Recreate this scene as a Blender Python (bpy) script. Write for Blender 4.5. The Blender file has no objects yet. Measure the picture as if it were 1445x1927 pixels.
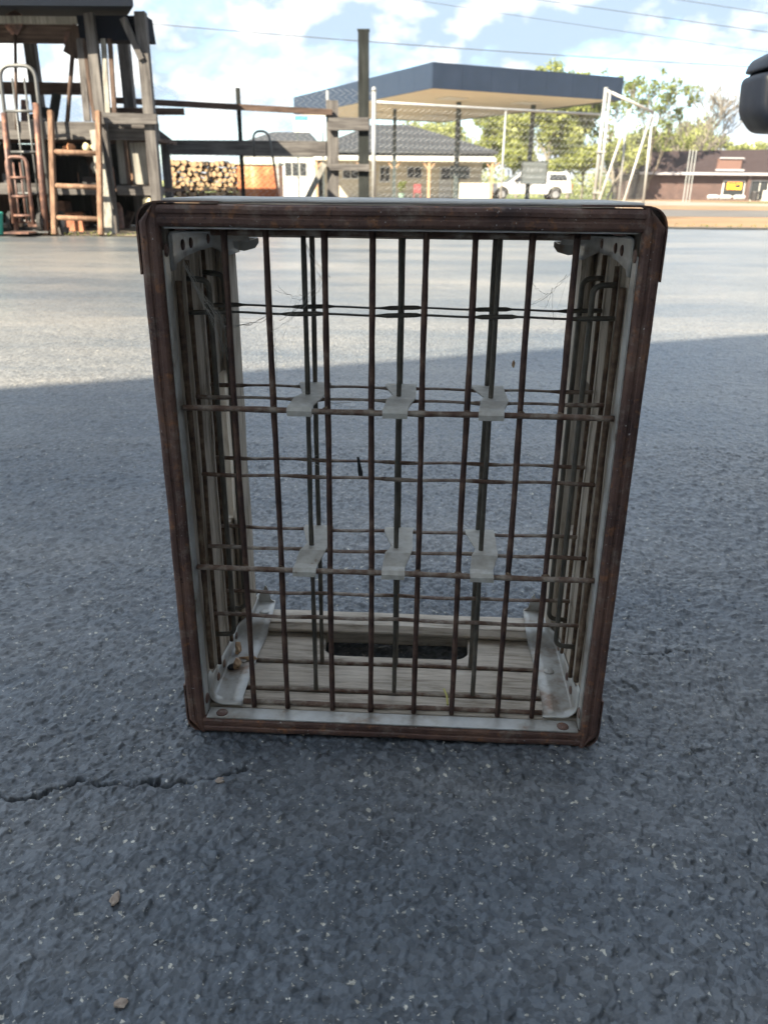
import bpy, bmesh, math, random
import numpy as np
from mathutils import Vector, Matrix, Euler

random.seed(7)
rng = np.random.default_rng(7)
R = math.radians
scene = bpy.context.scene
col = scene.collection

# ------------------------------------------------------------------ camera
cam_data = bpy.data.cameras.new("camera")
cam = bpy.data.objects.new("camera", cam_data)
col.objects.link(cam)
cam.matrix_world = (Matrix.Translation((0, 0, 0.44)) @ Matrix.Rotation(R(90 - 22.354), 4, 'X')
                    @ Matrix.Rotation(R(0.542), 4, 'Z'))
cam_data.sensor_fit = 'VERTICAL'
cam_data.sensor_height = 24.0
cam_data.lens = 1496.4 / 1927 * 24.0
cam_data.clip_start = 0.02
cam_data.clip_end = 3000
cam_data.dof.use_dof = True
cam_data.dof.focus_distance = 0.64
cam_data.dof.aperture_fstop = 9.5
scene.camera = cam

# ------------------------------------------------------------------ sun direction, sky, exposure
SUN_AZ = R(230)         # measured from +X towards +Y
SUN_EL = R(36)
SUN = Vector((math.cos(SUN_AZ) * math.cos(SUN_EL), math.sin(SUN_AZ) * math.cos(SUN_EL), math.sin(SUN_EL)))

world = bpy.data.worlds.new("World")
scene.world = world
world.use_nodes = True
wn, wl = world.node_tree.nodes, world.node_tree.links
wn.clear()
w_out = wn.new('ShaderNodeOutputWorld')
sky = wn.new('ShaderNodeTexSky')
sky.sky_type = 'NISHITA'
sky.sun_disc = False
sky.sun_elevation = SUN_EL
sky.sun_rotation = math.pi / 2 - SUN_AZ
sky.air_density = 1.0
sky.dust_density = 0.7
sky.ozone_density = 2.0
bg_sky = wn.new('ShaderNodeBackground')
bg_sky.inputs['Strength'].default_value = 0.075
sky_tint = wn.new('ShaderNodeMix'); sky_tint.data_type = 'RGBA'; sky_tint.blend_type = 'MULTIPLY'
sky_tint.inputs[0].default_value = 1.0
sky_tint.inputs[7].default_value = (0.86, 0.98, 1.06, 1)
wl.new(sky.outputs[0], sky_tint.inputs[6])
wl.new(sky_tint.outputs[2], bg_sky.inputs['Color'])
w_tc = wn.new('ShaderNodeTexCoord')


def cloud_noise(offset, scale=5.6):
    mp = wn.new('ShaderNodeMapping')
    mp.inputs['Location'].default_value = offset
    mp.inputs['Scale'].default_value = (1, 1, 1.7)
    wl.new(w_tc.outputs['Generated'], mp.inputs['Vector'])
    nz = wn.new('ShaderNodeTexNoise')
    nz.inputs['Scale'].default_value = scale
    nz.inputs['Detail'].default_value = 9
    nz.inputs['Roughness'].default_value = 0.52
    nz.inputs['Distortion'].default_value = 0.1
    wl.new(mp.outputs[0], nz.inputs['Vector'])
    return nz


CLOUD_OFF = Vector((2.37, 0.61, 0.33))
n_a = cloud_noise(CLOUD_OFF)
n_b = cloud_noise(CLOUD_OFF + SUN * 0.035)
cov = wn.new('ShaderNodeMapRange')
cov.interpolation_type = 'SMOOTHSTEP'
cov.inputs['From Min'].default_value = 0.395
cov.inputs['From Max'].default_value = 0.50
wl.new(n_a.outputs['Fac'], cov.inputs['Value'])
sub = wn.new('ShaderNodeMath'); sub.operation = 'SUBTRACT'
wl.new(n_a.outputs['Fac'], sub.inputs[0]); wl.new(n_b.outputs['Fac'], sub.inputs[1])
lit = wn.new('ShaderNodeMapRange')
lit.inputs['From Min'].default_value = -0.03
lit.inputs['From Max'].default_value = 0.12
wl.new(sub.outputs[0], lit.inputs['Value'])
cl_ramp = wn.new('ShaderNodeValToRGB')
cl_ramp.color_ramp.elements[0].color = (0.30, 0.395, 0.50, 1)
cl_ramp.color_ramp.elements[1].color = (1.0, 0.97, 0.90, 1)
wl.new(lit.outputs[0], cl_ramp.inputs['Fac'])
bg_cl = wn.new('ShaderNodeBackground')

bg_cl.inputs['Strength'].default_value = 0.45
wl.new(cl_ramp.outputs[0], bg_cl.inputs['Color'])
w_mix = wn.new('ShaderNodeMixShader')
wl.new(cov.outputs[0], w_mix.inputs['Fac'])
wl.new(bg_sky.outputs[0], w_mix.inputs[1])
wl.new(bg_cl.outputs[0], w_mix.inputs[2])
wl.new(w_mix.outputs[0], w_out.inputs['Surface'])

sun_data = bpy.data.lights.new("sun", 'SUN')
sun_data.energy = 4.5
sun_data.angle = R(0.4)
sun_data.color = (1.0, 0.87, 0.66)
sun = bpy.data.objects.new("sun", sun_data)
col.objects.link(sun)
sun.rotation_euler = SUN.to_track_quat('Z', 'Y').to_euler()
sun.location = SUN * 40

scene.view_settings.view_transform = 'Standard'
scene.view_settings.look = 'None'
scene.view_settings.exposure = 2.2
scene.view_settings.gamma = 1.0
scene.view_settings.use_curve_mapping = False


# ------------------------------------------------------------------ materials
def new_mat(name):
    m = bpy.data.materials.new(name)
    m.use_nodes = True
    nt = m.node_tree
    b = nt.nodes['Principled BSDF']
    return m, nt.nodes, nt.links, b


def ramp(nodes, stops):
    r = nodes.new('ShaderNodeValToRGB')
    e = r.color_ramp.elements
    while len(e) < len(stops):
        e.new(0.5)
    for i, (p, c) in enumerate(stops):
        e[i].position = p
        e[i].color = (c[0], c[1], c[2], 1)
    return r


def noise_mat(name, stops, scale=8.0, detail=8, rough=0.7, rough_var=0.15, metal=0.0, bump=0.0, bump_scale=None,
              stretch=(1, 1, 1), nrough=0.6, spec=0.4, dist=0.0):
    """Material whose colour wanders between the given stops."""
    m, n, l, b = new_mat(name)
    tc = n.new('ShaderNodeTexCoord')
    mp = n.new('ShaderNodeMapping')
    mp.inputs['Scale'].default_value = stretch
    l.new(tc.outputs['Object'], mp.inputs['Vector'])
    nz = n.new('ShaderNodeTexNoise')
    nz.inputs['Scale'].default_value = scale
    nz.inputs['Detail'].default_value = detail
    nz.inputs['Roughness'].default_value = nrough
    nz.inputs['Distortion'].default_value = dist
    l.new(mp.outputs[0], nz.inputs['Vector'])
    rp = ramp(n, stops)
    l.new(nz.outputs['Fac'], rp.inputs['Fac'])
    l.new(rp.outputs[0], b.inputs['Base Color'])
    mr = n.new('ShaderNodeMapRange')
    mr.inputs['From Min'].default_value = 0.3
    mr.inputs['From Max'].default_value = 0.7
    mr.inputs['To Min'].default_value = max(0.02, rough - rough_var)
    mr.inputs['To Max'].default_value = min(1, rough + rough_var)
    l.new(nz.outputs['Fac'], mr.inputs['Value'])
    l.new(mr.outputs[0], b.inputs['Roughness'])
    b.inputs['Metallic'].default_value = metal
    b.inputs['Specular IOR Level'].default_value = spec
    if bump:
        n2 = n.new('ShaderNodeTexNoise')
        n2.inputs['Scale'].default_value = bump_scale or scale * 5
        n2.inputs['Detail'].default_value = 5
        l.new(mp.outputs[0], n2.inputs['Vector'])
        bp = n.new('ShaderNodeBump')
        bp.inputs['Strength'].default_value = 0.6
        bp.inputs['Distance'].default_value = bump
        l.new(n2.outputs['Fac'], bp.inputs['Height'])
        l.new(bp.outputs[0], b.inputs['Normal'])
    return m


M = {}
# rust and steel on the crate


def rust_mat():
    m, n, l, b = new_mat('rusted_steel')
    tc = n.new('ShaderNodeTexCoord')

    def nz(scale, detail=8, rough=0.62, st=(1, 1, 1), loc=(0, 0, 0)):
        mp = n.new('ShaderNodeMapping'); mp.inputs['Scale'].default_value = st; mp.inputs['Location'].default_value = loc
        l.new(tc.outputs['Object'], mp.inputs['Vector'])
        t = n.new('ShaderNodeTexNoise'); t.inputs['Scale'].default_value = scale; t.inputs['Detail'].default_value = detail; t.inputs['Roughness'].default_value = rough
        l.new(mp.outputs[0], t.inputs['Vector'])
        return t.outputs['Fac']

    def mask(fac, a0, a1, top=1.0):
        r_ = n.new('ShaderNodeMapRange'); r_.inputs['From Min'].default_value = a0; r_.inputs['From Max'].default_value = a1; r_.inputs['To Max'].default_value = top
        l.new(fac, r_.inputs['Value'])
        return r_.outputs[0]

    def over(col_, fac, c):
        mx = n.new('ShaderNodeMix'); mx.data_type = 'RGBA'
        l.new(fac, mx.inputs[0]); l.new(col_, mx.inputs[6]); mx.inputs[7].default_value = (*c, 1)
        return mx.outputs[2]

    base = ramp(n, [(0.30, (0.060, 0.034, 0.030)), (0.50, (0.130, 0.070, 0.054)), (0.70, (0.205, 0.115, 0.080))])
    l.new(nz(22), base.inputs['Fac'])
    c = base.outputs[0]
    c = over(c, mask(nz(95, loc=(3, 1, 2)), 0.56, 0.66, 0.8), (0.30, 0.135, 0.06))          # fresh orange rust
    c = over(c, mask(nz(260, 4, loc=(1, 5, 2)), 0.60, 0.68, 0.7), (0.030, 0.018, 0.017))    # dark pits
    c = over(c, mask(nz(48, 9, 0.7, loc=(7, 2, 4)), 0.53, 0.70, 0.65), (0.33, 0.28, 0.23))  # dusty, worn-bright film
    c = over(c, mask(nz(330, 3, loc=(2, 8, 1)), 0.69, 0.72, 0.9), (0.55, 0.53, 0.50))       # paint flecks
    l.new(c, b.inputs['Base Color'])
    b.inputs['Metallic'].default_value = 0.1
    r2 = n.new('ShaderNodeMapRange'); r2.inputs['To Min'].default_value = 0.4; r2.inputs['To Max'].default_value = 0.85
    f2 = nz(140); l.new(f2, r2.inputs['Value']); l.new(r2.outputs[0], b.inputs['Roughness'])
    bp = n.new('ShaderNodeBump'); bp.inputs['Strength'].default_value = 0.8; bp.inputs['Distance'].default_value = 0.0011
    l.new(nz(230, 6, 0.7), bp.inputs['Height']); l.new(bp.outputs[0], b.inputs['Normal'])
    return m


M['rust'] = rust_mat()
M['rod_rust'] = noise_mat('rusted_rod', [(0.3, (0.045, 0.028, 0.025)), (0.5, (0.090, 0.052, 0.042)), (0.62, (0.15, 0.09, 0.065)), (0.75, (0.26, 0.20, 0.16))], scale=60, detail=8,
                          rough=0.6, metal=0.2, bump=0.0004, bump_scale=600)
M['rod_pale'] = noise_mat('dusty_rusted_rod', [(0.30, (0.09, 0.043, 0.030)), (0.46, (0.17, 0.11, 0.08)), (0.62, (0.33, 0.28, 0.23)), (0.8, (0.45, 0.40, 0.34))],
                          scale=85, detail=8, rough=0.75, metal=0.1, bump=0.0004, bump_scale=500)
M['rod_side'] = noise_mat('brown_crusted_rod', [(0.3, (0.05, 0.03, 0.022)), (0.5, (0.13, 0.085, 0.055)), (0.7, (0.24, 0.18, 0.125))], scale=120, detail=8, rough=0.8, metal=0.1, bump=0.0006, bump_scale=500)
M['rod_grey'] = noise_mat('dull_steel_rod', [(0.3, (0.075, 0.068, 0.055)), (0.55, (0.14, 0.13, 0.108)), (0.75, (0.24, 0.21, 0.17))], scale=50, detail=8,
                          rough=0.5, metal=0.35, bump=0.0003, bump_scale=500)
M['zinc'] = noise_mat('galvanised_sheet', [(0.30, (0.19, 0.12, 0.08)), (0.40, (0.34, 0.31, 0.27)), (0.50, (0.47, 0.46, 0.43)), (0.72, (0.62, 0.62, 0.60))],
                      scale=34, detail=10, rough=0.48, metal=0.35, bump=0.0003, bump_scale=300)
M['zinc_dull'] = noise_mat('dusty_galvanised_clip', [(0.26, (0.24, 0.17, 0.12)), (0.34, (0.42, 0.39, 0.34)), (0.55, (0.54, 0.52, 0.47)), (0.72, (0.64, 0.62, 0.58))], scale=120, detail=10,
                           rough=0.65, metal=0.15, bump=0.0003, bump_scale=500)


def wood_mat(name, axis, stops, grain=55, along=2.2, bump=0.0009, rough=0.85):
    m, n, l, b = new_mat(name)
    tc = n.new('ShaderNodeTexCoord')
    oi = n.new('ShaderNodeObjectInfo')
    add = n.new('ShaderNodeVectorMath'); add.operation = 'MULTIPLY_ADD'
    l.new(oi.outputs['Random'], add.inputs[0])
    add.inputs[1].default_value = (13.0, 7.0, 5.0)
    l.new(tc.outputs['Object'], add.inputs[2])
    sc = [grain, grain, grain]
    sc[axis] = along
    mp = n.new('ShaderNodeMapping')
    mp.inputs['Scale'].default_value = sc
    l.new(add.outputs[0], mp.inputs['Vector'])
    nz = n.new('ShaderNodeTexNoise')
    nz.inputs['Scale'].default_value = 3.0
    nz.inputs['Detail'].default_value = 9
    nz.inputs['Roughness'].default_value = 0.68
    nz.inputs['Distortion'].default_value = 0.4
    l.new(mp.outputs[0], nz.inputs['Vector'])
    n3 = n.new('ShaderNodeTexNoise')
    n3.inputs['Scale'].default_value = grain * 0.35
    n3.inputs['Detail'].default_value = 6
    l.new(add.outputs[0], n3.inputs['Vector'])
    mx = n.new('ShaderNodeMath'); mx.operation = 'MULTIPLY_ADD'
    l.new(n3.outputs['Fac'], mx.inputs[0]); mx.inputs[1].default_value = 0.35
    sb = n.new('ShaderNodeMath'); sb.operation = 'SUBTRACT'
    l.new(nz.outputs['Fac'], sb.inputs[0]); sb.inputs[1].default_value = 0.175
    l.new(sb.outputs[0], mx.inputs[2])
    rp = ramp(n, stops)
    l.new(mx.outputs[0], rp.inputs['Fac'])
    l.new(rp.outputs[0], b.inputs['Base Color'])
    b.inputs['Roughness'].default_value = rough
    b.inputs['Specular IOR Level'].default_value = 0.25
    bp = n.new('ShaderNodeBump')
    bp.inputs['Strength'].default_value = 0.8
    bp.inputs['Distance'].default_value = bump
    l.new(nz.outputs['Fac'], bp.inputs['Height'])
    l.new(bp.outputs[0], b.inputs['Normal'])
    return m


GREYWOOD = [(0.26, (0.11, 0.085, 0.062)), (0.38, (0.35, 0.30, 0.24)), (0.52, (0.53, 0.46, 0.38)), (0.72, (0.66, 0.59, 0.50))]
M['wood_x'] = wood_mat('weathered_wood_lengthways_x', 0, GREYWOOD, grain=62, along=7.0)
M['top_wood'] = wood_mat('sun_bleached_wood', 0, [(0.30, (0.20, 0.19, 0.17)), (0.42, (0.42, 0.40, 0.37)), (0.6, (0.60, 0.58, 0.54))], grain=75, along=3.0)
M['wood_z'] = wood_mat('weathered_wood_lengthways_z', 2, [(0.26, (0.10, 0.08, 0.058)), (0.38, (0.33, 0.28, 0.22)), (0.52, (0.50, 0.435, 0.355)), (0.72, (0.62, 0.555, 0.47))], grain=62, along=7.0)
YARD = [(0.30, (0.025, 0.023, 0.024)), (0.45, (0.070, 0.066, 0.066)), (0.6, (0.115, 0.110, 0.108)), (0.75, (0.18, 0.17, 0.165))]
M['yard_z'] = wood_mat('grey_timber_upright', 2, YARD, grain=14, along=0.8, bump=0.004)
M['yard_x'] = wood_mat('grey_timber_level', 0, YARD, grain=14, along=0.8, bump=0.004)
BROWN = [(0.30, (0.02, 0.014, 0.012)), (0.45, (0.055, 0.037, 0.030)), (0.6, (0.092, 0.064, 0.052)), (0.75, (0.15, 0.11, 0.09))]
M['brown_x'] = wood_mat('brown_timber_level', 0, BROWN, grain=14, along=0.8, bump=0.004)
M['brown_z'] = wood_mat('brown_timber_upright', 2, BROWN, grain=14, along=0.8, bump=0.004)
M['ladder'] = wood_mat('tan_ladder_wood', 2, [(0.30, (0.07, 0.042, 0.030)), (0.5, (0.17, 0.105, 0.072)), (0.7, (0.30, 0.20, 0.135))], grain=18, along=1.0, bump=0.003)
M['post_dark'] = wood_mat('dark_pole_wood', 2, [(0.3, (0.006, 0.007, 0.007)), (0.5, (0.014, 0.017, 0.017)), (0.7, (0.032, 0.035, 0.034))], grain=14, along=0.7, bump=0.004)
M['pale_board'] = wood_mat('pale_grey_board', 2, [(0.3, (0.11, 0.105, 0.095)), (0.5, (0.22, 0.215, 0.195)), (0.7, (0.33, 0.32, 0.295))], grain=20, along=0.8, bump=0.002)
M['log_bark'] = noise_mat('log_bark', [(0.3, (0.06, 0.035, 0.02)), (0.55, (0.17, 0.10, 0.06)), (0.75, (0.30, 0.20, 0.12))], scale=9, bump=0.01, rough=0.9)
M['log_end'] = noise_mat('log_end', [(0.3, (0.26, 0.155, 0.085)), (0.5, (0.42, 0.29, 0.17)), (0.75, (0.55, 0.42, 0.27))], scale=5, bump=0.004, rough=0.9)


def plain(name, c, rough=0.6, metal=0.0, spec=0.5, var=0.15, scale=6.0):
    lo = tuple(x * (1 - var) for x in c)
    hi = tuple(min(1, x * (1 + var)) for x in c)
    return noise_mat(name, [(0.3, lo), (0.7, hi)], scale=scale, rough=rough, metal=metal, spec=spec, rough_var=0.08)


M['fence_zinc'] = plain('galvanised_pipe', (0.36, 0.37, 0.37), 0.45, 0.4)
M['fence_white'] = plain('whitened_pipe', (0.38, 0.375, 0.36), 0.5, 0.1)
M['mesh_wire'] = plain('galvanised_wire', (0.42, 0.43, 0.43), 0.5, 0.3)
M['roof_tar'] = plain('dark_tarred_roof', (0.008, 0.011, 0.018), 0.9, spec=0.08)
M['canopy_navy'] = plain('navy_fascia_panel', (0.014, 0.025, 0.050), 0.4, scale=2)
M['soffit'] = plain('cream_soffit', (0.62, 0.56, 0.45), 0.7, scale=1.2, var=0.06)
M['column'] = plain('dark_green_column', (0.045, 0.06, 0.062), 0.5)
M['store_roof'] = plain('dark_blue_grey_metal_roof', (0.045, 0.050, 0.058), 0.8, spec=0.25)
M['white_metal'] = plain('white_sheet_metal', (0.58, 0.58, 0.56), 0.5, var=0.05)
M['cream_wall'] = plain('cream_siding', (0.52, 0.47, 0.37), 0.8, var=0.06)
M['white_wall'] = plain('white_siding', (0.46, 0.46, 0.44), 0.8, var=0.05)
M['porch_wood'] = plain('orange_brown_porch_post', (0.40, 0.24, 0.14), 0.8)
M['glass_dark'] = plain('dark_window_glass', (0.03, 0.033, 0.036), 0.12, spec=0.6)
M['car_white'] = plain('white_car_paint', (0.50, 0.50, 0.50), 0.25, var=0.02)
M['tyre'] = plain('black_tyre', (0.02, 0.02, 0.021), 0.8)
M['rim'] = plain('grey_wheel_rim', (0.35, 0.35, 0.36), 0.35, 0.6)
M['tail_red'] = plain('red_lens', (0.55, 0.03, 0.02), 0.25)
M['head_clear'] = plain('clear_lens', (0.72, 0.72, 0.70), 0.2)
M['trim_black'] = plain('black_trim', (0.03, 0.03, 0.033), 0.5)
M['mirror_navy'] = plain('dark_navy_plastic', (0.008, 0.011, 0.019), 0.5, spec=0.22, var=0.08, scale=20)
M['sign_grey'] = plain('pale_green_grey_sign', (0.42, 0.46, 0.43), 0.6, var=0.05)
M['sign_frame'] = plain('grey_sign_frame', (0.16, 0.18, 0.17), 0.6)
M['sign_ink'] = plain('faded_sign_lettering', (0.60, 0.63, 0.60), 0.7)
M['sign_blue'] = plain('blue_sign_print', (0.05, 0.20, 0.62), 0.5)
M['red_paint'] = plain('red_chair_paint', (0.22, 0.05, 0.055), 0.6)
M['green_pot'] = plain('dull_green_pot', (0.16, 0.25, 0.20), 0.6)
M['teal'] = plain('teal_plastic', (0.05, 0.36, 0.28), 0.4)
M['brick_roof'] = plain('brown_shingle_roof', (0.042, 0.032, 0.034), 0.95, scale=3, spec=0.1)
M['gutter'] = plain('white_gutter', (0.36, 0.36, 0.39), 0.5)
M['dormer'] = plain('reddish_dormer_face', (0.12, 0.065, 0.052), 0.8)
M['tank_white'] = plain('white_tank', (0.36, 0.38, 0.41), 0.5)
M['hand_truck'] = noise_mat('rusty_hand_truck_tube', [(0.3, (0.05, 0.035, 0.035)), (0.5, (0.12, 0.07, 0.06)), (0.7, (0.30, 0.16, 0.11))], scale=12, rough=0.55, metal=0.3)
M['hand_truck_red'] = noise_mat('red_brown_tube', [(0.3, (0.16, 0.06, 0.04)), (0.6, (0.36, 0.15, 0.08))], scale=9, rough=0.5, metal=0.1)
M['hand_truck_grey'] = plain('grey_tube', (0.10, 0.105, 0.11), 0.45, 0.3)
M['tank_rust'] = noise_mat('rusted_white_bin', [(0.34, (0.62, 0.55, 0.46)), (0.45, (0.55, 0.26, 0.12)), (0.55, (0.42, 0.14, 0.06)), (0.7, (0.26, 0.09, 0.045))],
                           scale=2.6, rough=0.75, bump=0.002, stretch=(1, 1, 0.45))
M['tank_rim'] = plain('pale_green_rim', (0.50, 0.54, 0.44), 0.6)
M['orange_item'] = plain('orange_brown_wood', (0.50, 0.23, 0.11), 0.7)
M['cream_item'] = plain('cream_wood', (0.66, 0.58, 0.37), 0.7)
M['cable'] = plain('black_cable', (0.05, 0.055, 0.06), 0.6)
M['web'] = plain('dusty_cobweb', (0.42, 0.40, 0.36), 0.9)
M['leaf_bit'] = noise_mat('dry_leaf_fragment', [(0.3, (0.30, 0.17, 0.10)), (0.6, (0.52, 0.36, 0.22)), (0.8, (0.62, 0.45, 0.38))], scale=150, rough=0.8)
M['twig'] = plain('dark_twig', (0.020, 0.020, 0.022), 0.7, scale=100)
M['straw'] = plain('yellow_straw', (0.55, 0.50, 0.16), 0.8, scale=100)
M['pebble'] = noise_mat('tan_pebble', [(0.3, (0.22, 0.16, 0.12)), (0.7, (0.45, 0.37, 0.30))], scale=180, rough=0.85, bump=0.0006, bump_scale=500)
M['grit'] = noise_mat('pale_grit', [(0.35, (0.33, 0.30, 0.24)), (0.6, (0.62, 0.60, 0.54))], scale=60, rough=0.8)


def brick_mat(name, scale, c1, c2, mortar):
    m, n, l, b = new_mat(name)
    tc = n.new('ShaderNodeTexCoord')
    sep = n.new('ShaderNodeSeparateXYZ'); cmb = n.new('ShaderNodeCombineXYZ')
    l.new(tc.outputs['Object'], sep.inputs[0])
    ad = n.new('ShaderNodeMath'); ad.operation = 'ADD'
    l.new(sep.outputs[0], ad.inputs[0]); l.new(sep.outputs[1], ad.inputs[1])
    l.new(ad.outputs[0], cmb.inputs[0]); l.new(sep.outputs[2], cmb.inputs[1])
    bt = n.new('ShaderNodeTexBrick')
    bt.inputs['Scale'].default_value = scale
    bt.inputs['Color1'].default_value = (*c1, 1); bt.inputs['Color2'].default_value = (*c2, 1); bt.inputs['Mortar'].default_value = (*mortar, 1)
    bt.inputs['Mortar Size'].default_value = 0.014
    l.new(cmb.outputs[0], bt.inputs['Vector'])
    nz = n.new('ShaderNodeTexNoise'); nz.inputs['Scale'].default_value = 1.2; nz.inputs['Detail'].default_value = 6
    l.new(tc.outputs['Object'], nz.inputs['Vector'])
    mx = n.new('ShaderNodeMix'); mx.data_type = 'RGBA'; mx.blend_type = 'MULTIPLY'
    mx.inputs[0].default_value = 0.6
    rp = ramp(n, [(0.3, (0.6, 0.6, 0.6)), (0.7, (1.2, 1.15, 1.1))])
    l.new(nz.outputs['Fac'], rp.inputs['Fac'])
    l.new(bt.outputs['Color'], mx.inputs[6]); l.new(rp.outputs[0], mx.inputs[7])
    l.new(mx.outputs[2], b.inputs['Base Color'])
    b.inputs['Roughness'].default_value = 0.9
    return m


M['brick'] = brick_mat('brown_brick', 4.2, (0.105, 0.062, 0.056), (0.075, 0.046, 0.044), (0.15, 0.13, 0.12))


def emission_mat(name, c, s):
    m, n, l, b = new_mat(name)
    b.inputs['Base Color'].default_value = (*c, 1)
    b.inputs['Emission Color'].default_value = (*c, 1)
    b.inputs['Emission Strength'].default_value = s
    return m


M['neon_orange'] = emission_mat('lit_orange_sign', (1.0, 0.22, 0.02), 0.35)
M['neon_yellow'] = emission_mat('lit_yellow_sign', (0.95, 0.62, 0.03), 0.22)
M['neon_red'] = emission_mat('lit_red_sign', (0.9, 0.05, 0.03), 0.3)


def leaf_mat(name, c1, c2):
    m, n, l, b = new_mat(name)
    n.remove(b)
    out = [x for x in n if x.type == 'OUTPUT_MATERIAL'][0]
    geo = n.new('ShaderNodeNewGeometry')
    rp = ramp(n, [(0.0, c1), (1.0, c2)])
    l.new(geo.outputs['Random Per Island'], rp.inputs['Fac'])
    d = n.new('ShaderNodeBsdfDiffuse'); t = n.new('ShaderNodeBsdfTranslucent')
    l.new(rp.outputs[0], d.inputs['Color']); l.new(rp.outputs[0], t.inputs['Color'])
    mx = n.new('ShaderNodeMixShader'); mx.inputs['Fac'].default_value = 0.45
    l.new(d.outputs[0], mx.inputs[1]); l.new(t.outputs[0], mx.inputs[2])
    l.new(mx.outputs[0], out.inputs['Surface'])
    return m


M['leaf_spring'] = leaf_mat('spring_leaves', (0.17, 0.20, 0.06), (0.37, 0.40, 0.14))  # leaf colours here are paled to imitate a veil of haze
M['leaf_olive'] = leaf_mat('olive_leaves', (0.11, 0.14, 0.04), (0.27, 0.31, 0.11))
M['leaf_pale'] = leaf_mat('pale_green_leaves', (0.24, 0.27, 0.10), (0.46, 0.49, 0.22))
M['bark'] = noise_mat('grey_bark', [(0.3, (0.10, 0.09, 0.075)), (0.7, (0.24, 0.22, 0.19))], scale=4, bump=0.02, rough=0.95)
M['grass'] = noise_mat('green_verge', [(0.3, (0.07, 0.09, 0.025)), (0.55, (0.13, 0.16, 0.045)), (0.75, (0.21, 0.20, 0.09))], scale=1.5, rough=0.95)
M['dirt'] = noise_mat('dusty_dirt', [(0.3, (0.13, 0.11, 0.085)), (0.55, (0.26, 0.215, 0.16)), (0.75, (0.36, 0.30, 0.23))], scale=2.5, rough=0.95, bump=0.02, bump_scale=20)
M['gravel'] = noise_mat('orange_tan_gravel', [(0.3, (0.16, 0.10, 0.055)), (0.55, (0.25, 0.16, 0.09)), (0.75, (0.33, 0.225, 0.135))], scale=0.7, rough=0.95, bump=0.02, bump_scale=25)
M['road'] = noise_mat('worn_grey_road', [(0.3, (0.085, 0.08, 0.078)), (0.7, (0.135, 0.13, 0.125))], scale=0.9, rough=0.9)
M['concrete'] = noise_mat('forecourt_concrete', [(0.3, (0.20, 0.18, 0.15)), (0.7, (0.28, 0.255, 0.215))], scale=0.8, rough=0.9)


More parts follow.
